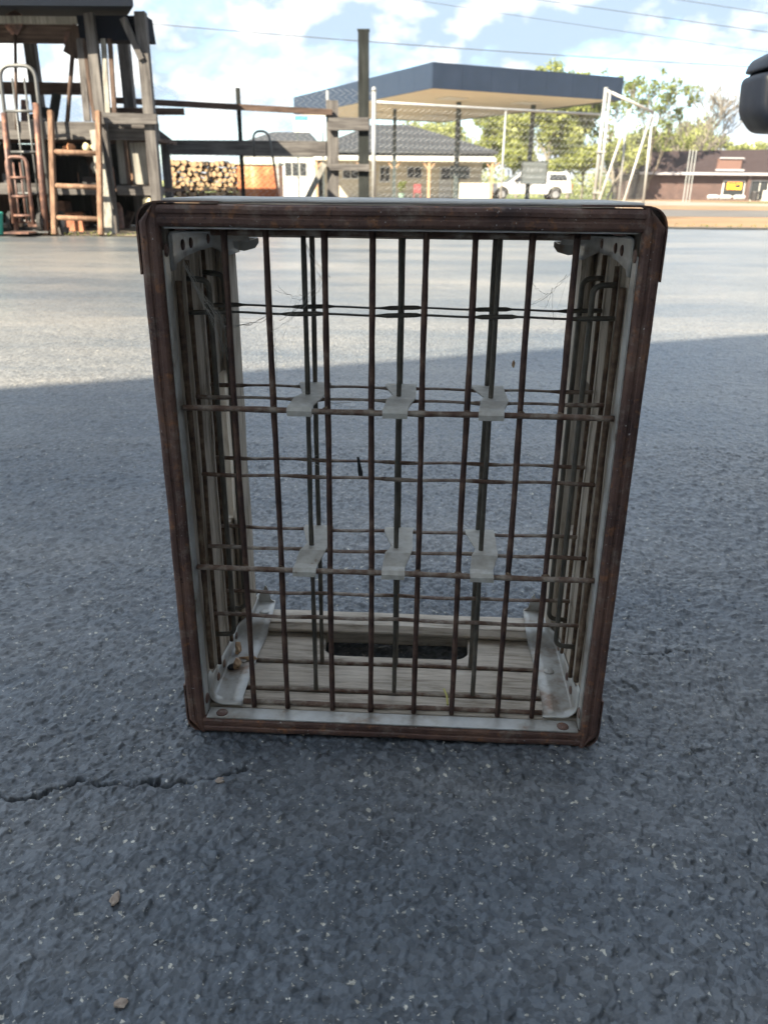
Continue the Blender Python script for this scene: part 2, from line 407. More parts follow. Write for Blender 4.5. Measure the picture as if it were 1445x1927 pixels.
def asphalt_mat():
    m, n, l, b = new_mat('sealed_asphalt')
    tc = n.new('ShaderNodeTexCoord')
    big = n.new('ShaderNodeTexNoise'); big.inputs['Scale'].default_value = 1.4; big.inputs['Detail'].default_value = 7
    l.new(tc.outputs['Object'], big.inputs['Vector'])
    fine = n.new('ShaderNodeTexNoise'); fine.inputs['Scale'].default_value = 210; fine.inputs['Detail'].default_value = 4
    l.new(tc.outputs['Object'], fine.inputs['Vector'])
    base = ramp(n, [(0.3, (0.060, 0.072, 0.086)), (0.7, (0.098, 0.109, 0.121))])
    l.new(big.outputs['Fac'], base.inputs['Fac'])
    # worn spots where the pale stone shows through the black seal coat
    vor = n.new('ShaderNodeTexVoronoi'); vor.inputs['Scale'].default_value = 330
    l.new(tc.outputs['Object'], vor.inputs['Vector'])
    sepc = n.new('ShaderNodeSeparateColor'); l.new(vor.outputs['Color'], sepc.inputs[0])
    th = n.new('ShaderNodeMapRange'); th.inputs['From Min'].default_value = 0.952; th.inputs['From Max'].default_value = 0.962
    l.new(sepc.outputs[0], th.inputs['Value'])
    f2 = n.new('ShaderNodeMapRange'); f2.inputs['From Min'].default_value = 0.52; f2.inputs['From Max'].default_value = 0.60
    l.new(fine.outputs['Fac'], f2.inputs['Value'])
    mu = n.new('ShaderNodeMath'); mu.operation = 'MULTIPLY'
    l.new(th.outputs[0], mu.inputs[0]); l.new(f2.outputs[0], mu.inputs[1])
    mx = n.new('ShaderNodeMix'); mx.data_type = 'RGBA'
    l.new(mu.outputs[0], mx.inputs[0]); l.new(base.outputs[0], mx.inputs[6]); mx.inputs[7].default_value = (0.40, 0.38, 0.32, 1)
    # tan dust and tyre scuffs in long soft patches
    mpd = n.new('ShaderNodeMapping'); mpd.inputs['Scale'].default_value = (0.35, 1.3, 1); mpd.inputs['Rotation'].default_value = (0, 0, 0.25)
    l.new(tc.outputs['Object'], mpd.inputs['Vector'])
    dn = n.new('ShaderNodeTexNoise'); dn.inputs['Scale'].default_value = 1.1; dn.inputs['Detail'].default_value = 9; dn.inputs['Roughness'].default_value = 0.65
    l.new(mpd.outputs[0], dn.inputs['Vector'])
    dm_ = n.new('ShaderNodeMapRange'); dm_.inputs['From Min'].default_value = 0.42; dm_.inputs['From Max'].default_value = 0.70; dm_.inputs['To Max'].default_value = 0.55
    l.new(dn.outputs['Fac'], dm_.inputs['Value'])
    mx2 = n.new('ShaderNodeMix'); mx2.data_type = 'RGBA'
    l.new(dm_.outputs[0], mx2.inputs[0]); l.new(mx.outputs[2], mx2.inputs[6]); mx2.inputs[7].default_value = (0.27, 0.245, 0.21, 1)
    # every stone coated a little differently, plus coarser blotches that still read far away
    vc = n.new('ShaderNodeTexVoronoi'); vc.inputs['Scale'].default_value = 185
    l.new(tc.outputs['Object'], vc.inputs['Vector'])
    sc2 = n.new('ShaderNodeSeparateColor'); l.new(vc.outputs['Color'], sc2.inputs[0])
    blot = n.new('ShaderNodeTexNoise'); blot.inputs['Scale'].default_value = 26; blot.inputs['Detail'].default_value = 8; blot.inputs['Roughness'].default_value = 0.75
    l.new(tc.outputs['Object'], blot.inputs['Vector'])
    sm = n.new('ShaderNodeMath'); sm.operation = 'ADD'
    l.new(sc2.outputs[1], sm.inputs[0]); l.new(blot.outputs['Fac'], sm.inputs[1])
    sr = n.new('ShaderNodeMapRange'); sr.inputs['From Min'].default_value = 0.3; sr.inputs['From Max'].default_value = 1.4
    sr.inputs['To Min'].default_value = 0.52; sr.inputs['To Max'].default_value = 1.50
    l.new(sm.outputs[0], sr.inputs['Value'])
    mx3 = n.new('ShaderNodeVectorMath'); mx3.operation = 'SCALE'
    l.new(mx2.outputs[2], mx3.inputs[0]); l.new(sr.outputs[0], mx3.inputs['Scale'])
    l.new(mx3.outputs[0], b.inputs['Base Color'])
    rr = n.new('ShaderNodeMapRange'); rr.inputs['To Min'].default_value = 0.18; rr.inputs['To Max'].default_value = 0.50
    l.new(fine.outputs['Fac'], rr.inputs['Value']); l.new(rr.outputs[0], b.inputs['Roughness'])
    b.inputs['IOR'].default_value = 1.5
    b.inputs['Specular IOR Level'].default_value = 0.48
    # fine relief everywhere, coarse stone relief for the surface too far off to be modelled
    v2 = n.new('ShaderNodeTexVoronoi'); v2.inputs['Scale'].default_value = 120
    l.new(tc.outputs['Object'], v2.inputs['Vector'])
    bp2 = n.new('ShaderNodeBump'); bp2.inputs['Strength'].default_value = 0.30; bp2.inputs['Distance'].default_value = 0.003
    bp2.invert = True
    l.new(v2.outputs['Distance'], bp2.inputs['Height'])
    grain = n.new('ShaderNodeTexNoise'); grain.inputs['Scale'].default_value = 720; grain.inputs['Detail'].default_value = 3; grain.inputs['Roughness'].default_value = 0.7
    l.new(tc.outputs['Object'], grain.inputs['Vector'])
    bp = n.new('ShaderNodeBump'); bp.inputs['Strength'].default_value = 0.55; bp.inputs['Distance'].default_value = 0.0007
    l.new(grain.outputs['Fac'], bp.inputs['Height'])
    l.new(bp2.outputs[0], bp.inputs['Normal'])
    l.new(bp.outputs[0], b.inputs['Normal'])
    return m


M['asphalt'] = asphalt_mat()


# ------------------------------------------------------------------ mesh helpers
class MB:
    """Collects shapes in world (or local) coordinates and links them as ONE mesh object."""

    def __init__(self):
        self.v, self.f = [], []

    def add(self, verts, faces):
        o = len(self.v)
        self.v += [tuple(p) for p in verts]
        self.f += [tuple(i + o for i in f) for f in faces]
        return self

    def box(self, x0, x1, y0, y1, z0, z1, jit=0.0):
        j = (lambda: random.uniform(-jit, jit)) if jit else (lambda: 0.0)
        vs = [(x + j(), y + j(), z + j()) for x in (x0, x1) for y in (y0, y1) for z in (z0, z1)]
        return self.add(vs, [(0, 1, 3, 2), (4, 6, 7, 5), (0, 4, 5, 1), (2, 3, 7, 6), (0, 2, 6, 4), (1, 5, 7, 3)])

    def beam(self, a, b, w, h, up=(0, 0, 1)):
        """Square bar from a to b; w across, h along 'up'."""
        a, b = Vector(a), Vector(b)
        d = (b - a).normalized()
        u = Vector(up)
        s = d.cross(u)
        if s.length < 1e-5:
            s = d.cross(Vector((1, 0, 0)))
        s.normalize()
        u = s.cross(d).normalized()
        vs = []
        for p in (a, b):
            for i, j in ((-1, -1), (1, -1), (1, 1), (-1, 1)):
                vs.append(p + s * (i * w / 2) + u * (j * h / 2))
        return self.add(vs, [(0, 1, 2, 3), (7, 6, 5, 4), (0, 4, 5, 1), (1, 5, 6, 2), (2, 6, 7, 3), (3, 7, 4, 0)])

    def tube(self, pts, r, n=8, closed=False, caps=True):
        """Tube along points; r is a number or a list."""
        pts = [Vector(p) for p in pts]
        k = len(pts)
        rad = r if isinstance(r, (list, tuple)) else [r] * k
        vs, fs = [], []
        up = None
        for i, p in enumerate(pts):
            if closed:
                d = (pts[(i + 1) % k] - pts[i - 1]).normalized()
            else:
                d = (pts[min(i + 1, k - 1)] - pts[max(i - 1, 0)]).normalized()
            if up is None:
                up = Vector((0, 0, 1)) if abs(d.z) < 0.9 else Vector((1, 0, 0))
            s = d.cross(up).normalized()
            up = s.cross(d).normalized()
            for j in range(n):
                a = 2 * math.pi * j / n
                q = p + (s * math.cos(a) + up * math.sin(a)) * rad[i]
                vs.append(q)
        m = k if closed else k - 1
        for i in range(m):
            for j in range(n):
                a, b = i * n + j, i * n + (j + 1) % n
                c, e = ((i + 1) % k) * n + (j + 1) % n, ((i + 1) % k) * n + j
                fs.append((a, b, c, e))
        if caps and not closed:
            fs.append(tuple(range(n - 1, -1, -1)))
            fs.append(tuple((k - 1) * n + j for j in range(n)))
        return self.add(vs, fs)

    def prism(self, poly, axis, a, b):
        """Polygon extruded along an axis; poly coords are the two other axes in order."""
        def mk(p, t):
            q = [p[0], p[1]]
            q.insert(axis, t)
            return tuple(q)
        k = len(poly)
        vs = [mk(p, a) for p in poly] + [mk(p, b) for p in poly]
        fs = [tuple(range(k)), tuple(range(2 * k - 1, k - 1, -1))]
        fs += [(i, k + i, k + (i + 1) % k, (i + 1) % k) for i in range(k)]
        return self.add(vs, fs)

    def lathe(self, prof, c=(0, 0, 0), n=20, axis=2):
        """Profile of (radius, height) spun about an axis."""
        vs, fs = [], []
        for (r, h) in prof:
            for j in range(n):
                a = 2 * math.pi * j / n
                p = [r * math.cos(a), r * math.sin(a)]
                p.insert(axis, h)
                vs.append((p[0] + c[0], p[1] + c[1], p[2] + c[2]))
        for i in range(len(prof) - 1):
            for j in range(n):
                fs.append((i * n + j, i * n + (j + 1) % n, (i + 1) * n + (j + 1) % n, (i + 1) * n + j))
        fs.append(tuple(range(n - 1, -1, -1)))
        fs.append(tuple((len(prof) - 1) * n + j for j in range(n)))
        return self.add(vs, fs)

    def wire(self, a, b, r, amp=0.0006, n=26):
        pts = wob_line(a, b, n, amp)
        ph = random.uniform(0, 6)
        rad = [r * (1 + 0.05 * math.sin(i * 1.3 + ph) + random.uniform(-0.06, 0.06)) for i in range(n + 1)]
        return self.tube(pts, rad, 10)

    def build(self, name, mat, parent=None, smooth=False, bevel=0.0, segs=2, auto=None):
        root = parent
        while root is not None and root.parent is not None:
            root = root.parent
        off = Vector(root['base']) if root is not None and 'base' in root else Vector((0, 0, 0))
        me = bpy.data.meshes.new(name)
        me.from_pydata([(p[0] - off.x, p[1] - off.y, p[2] - off.z) for p in self.v], [], self.f)
        bm = bmesh.new(); bm.from_mesh(me)
        bmesh.ops.recalc_face_normals(bm, faces=bm.faces)
        bm.to_mesh(me); bm.free()
        o = bpy.data.objects.new(name, me)
        col.objects.link(o)
        me.materials.append(M[mat] if isinstance(mat, str) else mat)
        if parent is not None:
            o.parent = parent
        if smooth:
            me.shade_smooth() if hasattr(me, 'shade_smooth') else None
            if auto:
                md = None
        if bevel:
            md = o.modifiers.new('bevel', 'BEVEL')
            md.width = bevel; md.segments = segs; md.limit_method = 'ANGLE'; md.angle_limit = R(40)
            md.harden_normals = False
        return o


def thing(name, label, cat, loc=(0, 0, 0), rotz=0.0, group=None, world_coords=True):
    """Empty at the base of a thing; parts built in world coordinates are shifted by 'base'."""
    o = bpy.data.objects.new(name, None)
    col.objects.link(o)
    o.empty_display_size = 0.1
    o.location = loc
    o.rotation_euler = (0, 0, rotz)
    if world_coords:
        o['base'] = list(loc)
    tag(o, label, cat, group)
    return o


def tag(o, label=None, cat=None, group=None, kind=None):
    if label: o['label'] = label
    if cat: o['category'] = cat
    if group: o['group'] = group
    if kind: o['kind'] = kind
    return o


def sub(o, name, mb, mat, **k):
    """A sub-part: mesh coordinates share the space of its parent part (which sits at its thing's origin)."""
    return mb.build(name, mat, o, **k)


def origin_to_base(o, loc):
    """Put the origin of a one-mesh thing at its base."""
    loc = Vector(loc)
    o.data.transform(Matrix.Translation(-loc))
    o.location = loc
    return o


def copy_tree(o, parent=None):
    c = o.copy()
    col.objects.link(c)
    c.parent = parent
    for ch in list(o.children):
        copy_tree(ch, c)
    return c


def rounded(pts, r, seg=4):
    """Polyline with its inner corners rounded."""
    pts = [Vector(p) for p in pts]
    out = [pts[0]]
    for i in range(1, len(pts) - 1):
        p, a, b = pts[i], (pts[i - 1] - pts[i]), (pts[i + 1] - pts[i])
        rr = min(r, a.length * 0.49, b.length * 0.49)
        p0, p1 = p + a.normalized() * rr, p + b.normalized() * rr
        for k in range(seg + 1):
            t = k / seg
            out.append((1 - t) ** 2 * p0 + 2 * t * (1 - t) * p + t * t * p1)
    out.append(pts[-1])
    return out


def blob(c, r, squash=(1, 1, 1), n=10, jit=0.25, seed=0):
    rnd = random.Random(seed)
    bm = bmesh.new()
    bmesh.ops.create_icosphere(bm, subdivisions=2, radius=r)
    ph = [rnd.uniform(0, 6.28) for _ in range(6)]
    mb = MB()
    vs = []
    for v in bm.verts:
        d = v.co.normalized()
        f = 1 + jit * (math.sin(d.x * 3 + ph[0]) * math.sin(d.y * 4 + ph[1]) + 0.6 * math.sin(d.z * 5 + ph[2] + d.x * 3))
        vs.append((c[0] + v.co.x * f * squash[0], c[1] + v.co.y * f * squash[1], c[2] + v.co.z * f * squash[2]))
    fs = [tuple(v.index for v in f.verts) for f in bm.faces]
    bm.free()
    return mb.add(vs, fs)


# ------------------------------------------------------------------ the ground
def gz(y):
    return 0.0 if y < 12 else -0.0095 * (min(y, 150) - 12)


def axis_steps(spans, grow, end):
    """Coordinates from a list of (limit, step), then growing steps up to end."""
    out = [spans[0][0]]
    for lim, st in spans[1:]:
        k = max(1, int(round((lim - out[-1]) / st)))
        a = out[-1]
        out += [a + (lim - a) * (i + 1) / k for i in range(k)]
    st = spans[-1][1]
    while out[-1] < end:
        st *= grow
        out.append(min(end, out[-1] + st))
    return out


CRACKS = [[(-0.33, 0.470), (-0.2953, 0.4851), (-0.2887, 0.4795), (-0.2765, 0.4796), (-0.263, 0.4867), (-0.2488, 0.4928), (-0.2333, 0.502)],
          [(-0.236, 0.4975), (-0.2289, 0.4978), (-0.2123, 0.4956), (-0.1838, 0.4984), (-0.1652, 0.4999), (-0.1554, 0.5031), (-0.1413, 0.5063),
           (-0.1213, 0.5128), (-0.1093, 0.518)],
          [(0.2242, 0.7038), (0.2409, 0.7011), (0.2708, 0.6917), (0.2995, 0.7001), (0.3152, 0.6984)]]
CRACK_W = [0.0016, 0.0012, 0.0006]


def hash2(ix, iy, k):
    h = (ix.astype(np.int64) * 374761393 + iy.astype(np.int64) * 668265263 + k * 2147483647) & 0xffffffff
    h = ((h ^ (h >> 13)) * 1274126177) & 0xffffffff
    h = ((h ^ (h >> 16)) * 2246822519) & 0xffffffff
    return ((h ^ (h >> 15)) & 0xffffff) / float(0x1000000)


def stone_layer(X, Y, s, seed, keep, amp, crev=0.22, tilt_amp=0.8):
    """Packed angular stones: jittered cells with flat tilted tops and sunken joints."""
    ix, iy = np.floor(X / s), np.floor(Y / s)
    F1 = np.full_like(X, 9.0); F2 = np.full_like(X, 9.0)
    top = np.zeros_like(X)
    for dx in (-1, 0, 1):
        for dy in (-1, 0, 1):
            cx, cy = ix + dx, iy + dy
            px = X / s - (cx + 0.05 + 0.9 * hash2(cx, cy, seed + 1))
            py = Y / s - (cy + 0.05 + 0.9 * hash2(cx, cy, seed + 2))
            an = hash2(cx, cy, seed + 3) * math.pi
            ca, sa = np.cos(an), np.sin(an)
            u, w = ca * px + sa * py, -sa * px + ca * py
            d = np.hypot(u * (0.72 + 0.2 * hash2(cx, cy, seed + 4)), w) - 0.22 * hash2(cx, cy, seed + 5)
            h = (0.35 + 0.65 * hash2(cx, cy, seed + 8)) + tilt_amp * (u * (hash2(cx, cy, seed + 6) - 0.5) + w * (hash2(cx, cy, seed + 7) - 0.5)) * 2
            # ridge across the stone: two facets
            h -= 0.55 * np.abs(u) * hash2(cx, cy, seed + 9)
            h = np.where(hash2(cx, cy, seed) < keep, h, -0.1)
            nearer = d < F1
            F2 = np.where(nearer, F1, np.minimum(F2, d))
            top = np.where(nearer, h, top)
            F1 = np.where(nearer, d, F1)
    e = np.clip((F2 - F1) / crev, 0, 1)
    return np.clip(top, 0, None) * (e ** 0.6) * amp


def value_noise(X, Y, s, seed):
    x, y = X / s, Y / s
    ix, iy = np.floor(x), np.floor(y)
    fx, fy = x - ix, y - iy
    fx, fy = fx * fx * (3 - 2 * fx), fy * fy * (3 - 2 * fy)
    a = hash2(ix, iy, seed) * (1 - fx) + hash2(ix + 1, iy, seed) * fx
    b = hash2(ix, iy + 1, seed) * (1 - fx) + hash2(ix + 1, iy + 1, seed) * fx
    return a * (1 - fy) + b * fy


def make_asphalt():
    pos = axis_steps([(0.0, 0), (0.34, 0.0010), (0.70, 0.0026), (1.45, 0.006)], 1.25, 40)
    xs = np.array([-p for p in pos[:0:-1]] + pos)
    ys_f = axis_steps([(0.28, 0), (0.58, 0.0010), (0.90, 0.0020), (1.4, 0.004), (2.7, 0.007)], 1.18, 10.1)
    back, st, q = [], 0.003, 0.28
    while q > -14:
        st *= 1.3
        q -= st
        back.append(q)
    ys = np.array(back[::-1] + ys_f)
    sx = np.gradient(xs); sy = np.gradient(ys)
    X, Y = np.meshgrid(xs, ys)
    step = np.maximum(sx[None, :], sy[:, None])
    fade = np.clip((0.010 - step) / 0.004, 0, 1)
    wob = 0.0007
    Xd = X + wob * (value_noise(X, Y, 0.004, 50) - 0.5) * 2
    Yd = Y + wob * (value_noise(X, Y, 0.004, 51) - 0.5) * 2
    h = np.maximum(stone_layer(Xd, Yd, 0.0050, 11, 0.85, 0.0020, 0.10), stone_layer(Xd, Yd, 0.0088, 31, 0.36, 0.0031, 0.08))
    h = np.maximum(h, stone_layer(Xd, Yd, 0.0032, 71, 0.8, 0.0013, 0.13))
    h += 0.0012 * (value_noise(X, Y, 0.02, 52) - 0.5) + 0.004 * (value_noise(X, Y, 0.25, 53) - 0.5) + 0.0005 * (value_noise(X, Y, 0.0025, 54) - 0.5)
    h -= 0.0022
    for line, w in zip(CRACKS, CRACK_W):
        dmin = np.full_like(X, 1.0)
        wx = X + 0.005 * (value_noise(X, Y, 0.008, 60) - 0.5) + 0.003 * (value_noise(X, Y, 0.003, 64) - 0.5)
        wy = Y + 0.007 * (value_noise(X, Y, 0.008, 61) - 0.5) + 0.004 * (value_noise(X, Y, 0.003, 65) - 0.5)
        for (ax, ay), (bx, by) in zip(line[:-1], line[1:]):
            ex, ey = bx - ax, by - ay
            t = np.clip(((wx - ax) * ex + (wy - ay) * ey) / (ex * ex + ey * ey), 0, 1)
            dmin = np.minimum(dmin, np.hypot(wx - ax - t * ex, wy - ay - t * ey))
        ww = w * (0.25 + 1.3 * value_noise(X, Y, 0.012, 62))
        h -= 0.008 * np.exp(-(dmin / ww) ** 2)
        h += 0.0012 * np.exp(-((dmin - 0.005) / 0.004) ** 2)
    Z = h * fade
    # ragged far edge of the paving
    nx, ny = len(xs), len(ys)
    far = Y > 9.6
    Y = np.where(far & (Y > 10.05), Y + 0.5 * (value_noise(X, Y, 0.8, 63) - 0.5), Y)
    co = np.stack([X, Y, Z], -1).reshape(-1, 3).astype(np.float32)
    idx = np.arange(nx * ny).reshape(ny, nx)
    quads = np.stack([idx[:-1, :-1], idx[:-1, 1:], idx[1:, 1:], idx[1:, :-1]], -1).reshape(-1, 4).astype(np.int32)
    me = bpy.data.meshes.new('asphalt_lot')
    me.vertices.add(len(co)); me.vertices.foreach_set('co', co.ravel())
    me.loops.add(quads.size); me.loops.foreach_set('vertex_index', quads.ravel())
    me.polygons.add(len(quads))
    me.polygons.foreach_set('loop_start', np.arange(0, quads.size, 4, dtype=np.int32))
    me.polygons.foreach_set('loop_total', np.full(len(quads), 4, dtype=np.int32))
    me.update(calc_edges=True)
    me.materials.append(M['asphalt'])
    o = bpy.data.objects.new('asphalt_lot', me)
    col.objects.link(o)
    return tag(o, 'dark sealed asphalt parking lot, shaded near the crate and sunlit beyond', None, None, 'structure')


make_asphalt()


def sheet(name, mat, xs, yfun0, yfun1, z, label, ny=12, wob=0.0, seed=1):
    """A strip of ground following gz, with wavering edges."""
    rnd = random.Random(seed)
    mb = MB()
    cols = []
    for x in xs:
        a, b = yfun0(x) + rnd.uniform(-wob, wob), yfun1(x) + rnd.uniform(-wob, wob)
        cols.append([(x, a + (b - a) * j / ny, gz(a + (b - a) * j / ny) + z) for j in range(ny + 1)])
    vs = [p for c in cols for p in c]
    fs = []
    for i in range(len(cols) - 1):
        for j in range(ny):
            fs.append((i * (ny + 1) + j, (i + 1) * (ny + 1) + j, (i + 1) * (ny + 1) + j + 1, i * (ny + 1) + j + 1))
    mb.add(vs, fs)
    o = mb.build(name, mat)
    return tag(o, label, None, None, 'structure')


span = [-300 + 10 * i for i in range(24)] + [-60 + 1.5 * i for i in range(80)] + [60 + 10 * i for i in range(25)]
# one sheet out to the horizon
gmb = MB()
gy = [-300, -20, 0, 5, 9, 12, 20, 40, 70, 100, 150, 300, 800, 1500]
gx = [-1500, -300, -60, 0, 60, 300, 1500]
gmb.add([(x, y, gz(y) - 0.012) for x in gx for y in gy],
        [(i * len(gy) + j, (i + 1) * len(gy) + j, (i + 1) * len(gy) + j + 1, i * len(gy) + j + 1) for i in range(len(gx) - 1) for j in range(len(gy) - 1)])
tag(gmb.build('ground', 'grass'), 'grassy ground reaching to the horizon', None, None, 'structure')
sheet('dirt_shoulder', 'gravel', span, lambda x: 9.6, lambda x: 15.2 + 0.02 * x, -0.008, 'tan dusty strip between the asphalt lot and the road', 6, 0.25, 3)
sheet('road', 'road', span, lambda x: 15.0 + 0.02 * x, lambda x: 23 + 0.02 * x, -0.004, 'worn grey road crossing beyond the lot', 6, 0.1, 4)
sheet('gravel_apron', 'gravel', span, lambda x: 22.7 + 0.02 * x, lambda x: 34 + 0.02 * x, 0.0, 'orange tan gravel apron beyond the road', 6, 0.4, 5)
sheet('forecourt', 'concrete', [-14 + 1.5 * i for i in range(24)], lambda x: 33, lambda x: 64, 0.004, 'pale concrete forecourt under and behind the filling station canopy', 10, 0.2, 6)
sheet('dirt_yard', 'dirt', [-9 + 0.25 * i for i in range(30)], lambda x: 7.38, lambda x: 9.9, 0.008, 'dirt and debris under the timber rack', 8, 0.06, 8)
sheet('shop_apron', 'gravel', [20 + 1.5 * i for i in range(24)], lambda x: 60, lambda x: 86, 0.004, 'tan gravel in front of the brick shop', 6, 0.5, 9)

# puddle stain at the edge of the asphalt
pm = MB()
k = 26
pts = [(3.9 + 0.95 * math.cos(2 * math.pi * i / k) * (1 + 0.08 * math.sin(5 * i)), 9.92 + 0.20 * math.sin(2 * math.pi * i / k) * (1 + 0.2 * math.sin(3 * i)), 0.012) for i in range(k)]
pm.add(pts, [tuple(range(k))])
tag(pm.build('dirt_patch', noise_mat('damp_dirt', [(0.3, (0.05, 0.042, 0.03)), (0.7, (0.12, 0.10, 0.07))], scale=6, rough=0.7)),
    'dark damp patch of dirt at the far edge of the asphalt, right of the crate', None, None, 'structure')

# ------------------------------------------------------------------ the milk crate
CW, CHH = 0.3489, 0.4276
crate = thing('milk_crate', 'weathered wooden milk crate with rusty metal rim and wire bottle dividers standing on end', 'milk crate',
              (0.0071, 0.5560, 0.0), R(-2.898), world_coords=False)
hw = CW / 2

# front rim: four pressed steel rails, profile in (across, depth)
RIM = 0.0145


def rail_profile():
    # across: 0 = outer edge ; depth: 0 = front face
    return [(0.0000, 0.0205), (0.0000, 0.0030), (0.0009, 0.0010), (0.0030, 0.0000), (0.0056, 0.0000), (0.0064, 0.0008), (0.0082, 0.0008), (0.0090, 0.0000),
            (0.0120, 0.0000), (0.0138, 0.0010), (0.0145, 0.0030), (0.0145, 0.0055), (0.0128, 0.0055), (0.0126, 0.0030), (0.0022, 0.0028), (0.0014, 0.0050), (0.0014, 0.0205)]


def rim_rail(side):
    prof = rail_profile()
    mb = MB()
    N = 36
    rings = []
    L = CHH if side in 'LR' else CW
    for i in range(N + 1):
        t = i / N
        a0 = 0.0 if side in 'LR' else 0.0135
        s = a0 + (L - 2 * a0) * t
        ring = []
        for (u, d) in prof:
            # outer corners rounded off at the ends of the uprights
            uu = u
            e = min(s, L - s)
            if side in 'LR' and e < 0.012:
                c = 0.012 - math.sqrt(max(0, 0.012 ** 2 - (0.012 - e) ** 2))
                uu = max(u, min(c, 0.0138))
            wobble = 0.00030 * math.sin(s * 31 + (1 if side in 'LT' else 3)) + 0.00016 * math.sin(s * 97 + ord(side))
            dd = d + wobble + (0.0005 if side in 'TB' else 0)
            if side == 'L': p = (-hw + uu + wobble * 0.6, dd, s)
            elif side == 'R': p = (hw - uu + wobble * 0.6, dd, s)
            elif side == 'T': p = (-hw + s, dd, CHH - u - 0.0004 + wobble * 0.8)
            else: p = (-hw + s, dd, u + 0.0002 + wobble * 0.3)
            ring.append(p)
        rings.append(ring)
    k = len(prof)
    vs = [p for r in rings for p in r]
    fs = [(i * k + j, i * k + (j + 1) % k, (i + 1) * k + (j + 1) % k, (i + 1) * k + j) for i in range(N) for j in range(k)]
    fs += [tuple(range(k)), tuple(N * k + j for j in range(k - 1, -1, -1))]
    mb.add(vs, fs)
    o = mb.build('rim_rail', 'rust', crate)
    # galvanised inner lip turned back into the crate
    lip = MB()
    b0, b1 = 0.0035, 0.0150
    if side == 'L': lip.box(-hw + 0.0147, -hw + 0.0158, b0, b1, 0.016, CHH - 0.03)
    if side == 'R': lip.box(hw - 0.0158, hw - 0.0147, b0, b1, 0.016, CHH - 0.03)
    if side == 'T': lip.box(-hw + 0.017, hw - 0.017, b0, b1, CHH - 0.0160, CHH - 0.0149)
    if side == 'B': lip.box(-hw + 0.0165, hw - 0.0165, 0.0006, b1, 0.0149, 0.0160)
    lip.build('inner_lip', 'zinc', o)
    return o


rails = {s: rim_rail(s) for s in 'LRTB'}
rails['L']['label'] = 'dark rusty left upright of the rim with a pale inner lip'

# bent corner straps wrapping the outside
for sx in (-1, 1):
    for top in (0, 1):
        mb = MB()
        prof = rounded([(hw + 0.0016, 0.046), (hw + 0.0016, -0.0016), (hw - 0.055, -0.0016)], 0.017, 8)
        prof_in = rounded([(hw + 0.0003, 0.046), (hw + 0.0003, -0.0004), (hw - 0.055, -0.0004)], 0.0155, 8)
        poly = [(p[0], p[1]) for p in prof] + [(p[0], p[1]) for p in prof_in[::-1]]
        ring = [(sx * a, (b if not top else CHH - b)) for a, b in poly]
        # keep the strap at and above the paving
        ring = [(a, max(b, 0.0002) if not top else b) for a, b in ring]
        mb.prism(ring, 1, 0.0022, 0.034)
        o = mb.build('corner_strap', 'rust', crate)

# wooden slats: A, B, slotted C and thick end rail D on each wall
def rbox(x0, x1, y0, y1, z0, z1, long_axis, name, mat, parent, bev=0.0016, warp=0.0006):
    bm = bmesh.new()
    n = 14
    lo, hi = [x0, y0, z0], [x1, y1, z1]
    mb = MB()
    ax = [0, 1, 2]; ax.remove(long_axis)
    rings = []
    b = bev
    for i in range(n + 1):
        t = i / n
        s = lo[long_axis] + (hi[long_axis] - lo[long_axis]) * t
        ring = []
        a0, a1, c0, c1 = lo[ax[0]], hi[ax[0]], lo[ax[1]], hi[ax[1]]
        w1, w2 = random.uniform(-warp, warp), random.uniform(-warp, warp)
        for (p, q) in ((a0 + b, c0), (a1 - b, c0), (a1, c0 + b), (a1, c1 - b), (a1 - b, c1), (a0 + b, c1), (a0, c1 - b), (a0, c0 + b)):
            v = [0, 0, 0]
            v[ax[0]] = p + (w1 if p < (a0 + a1) / 2 else w2)
            v[ax[1]] = q + 0.35 * w1
            v[long_axis] = s
            ring.append(tuple(v))
        rings.append(ring)
    vs = [p for r in rings for p in r]
    fs = [(i * 8 + j, i * 8 + (j + 1) % 8, (i + 1) * 8 + (j + 1) % 8, (i + 1) * 8 + j) for i in range(n) for j in range(8)]
    fs += [tuple(range(8)), tuple(n * 8 + j for j in range(7, -1, -1))]
    mb.add(vs, fs)
    bm.free()
    return mb.build(name, mat, parent)


def slotted(wall):
    """Third slat, with the hand hole cut from its far edge."""
    L = 0.163 if wall in 'BT' else 0.202
    y0, y1 = (0.0945 if wall in 'BT' else 0.0925), 0.1490
    s = 0.071
    pts = [(-L, y0), (L, y0), (L, y1), (s, y1)]
    for i in range(7):
        a = math.pi / 2 * i / 6
        pts.append((s - 0.016 + 0.016 * math.cos(a), 0.1045 + 0.016 - 0.016 * math.sin(a)))
    for i in range(7):
        a = math.pi / 2 * i / 6
        pts.append((-s + 0.016 - 0.016 * math.sin(a), 0.1045 + 0.016 - 0.016 * math.cos(a)))
    pts += [(-s, y1), (-L, y1)]
    mb = MB()
    zc = CHH / 2
    if wall == 'B': mb.prism(pts, 2, 0.0045, 0.0160)
    if wall == 'T': mb.prism(pts, 2, CHH - 0.0160, CHH - 0.0045)
    if wall == 'L': mb.prism([(p[1], zc + p[0]) for p in pts], 0, -hw + 0.0035, -hw + 0.0150)
    if wall == 'R': mb.prism([(p[1], zc + p[0]) for p in pts], 0, hw - 0.0150, hw - 0.0035)
    return mb.build('slotted_slat', 'wood_x' if wall in 'BT' else 'wood_z', crate, bevel=0.0012, segs=2)


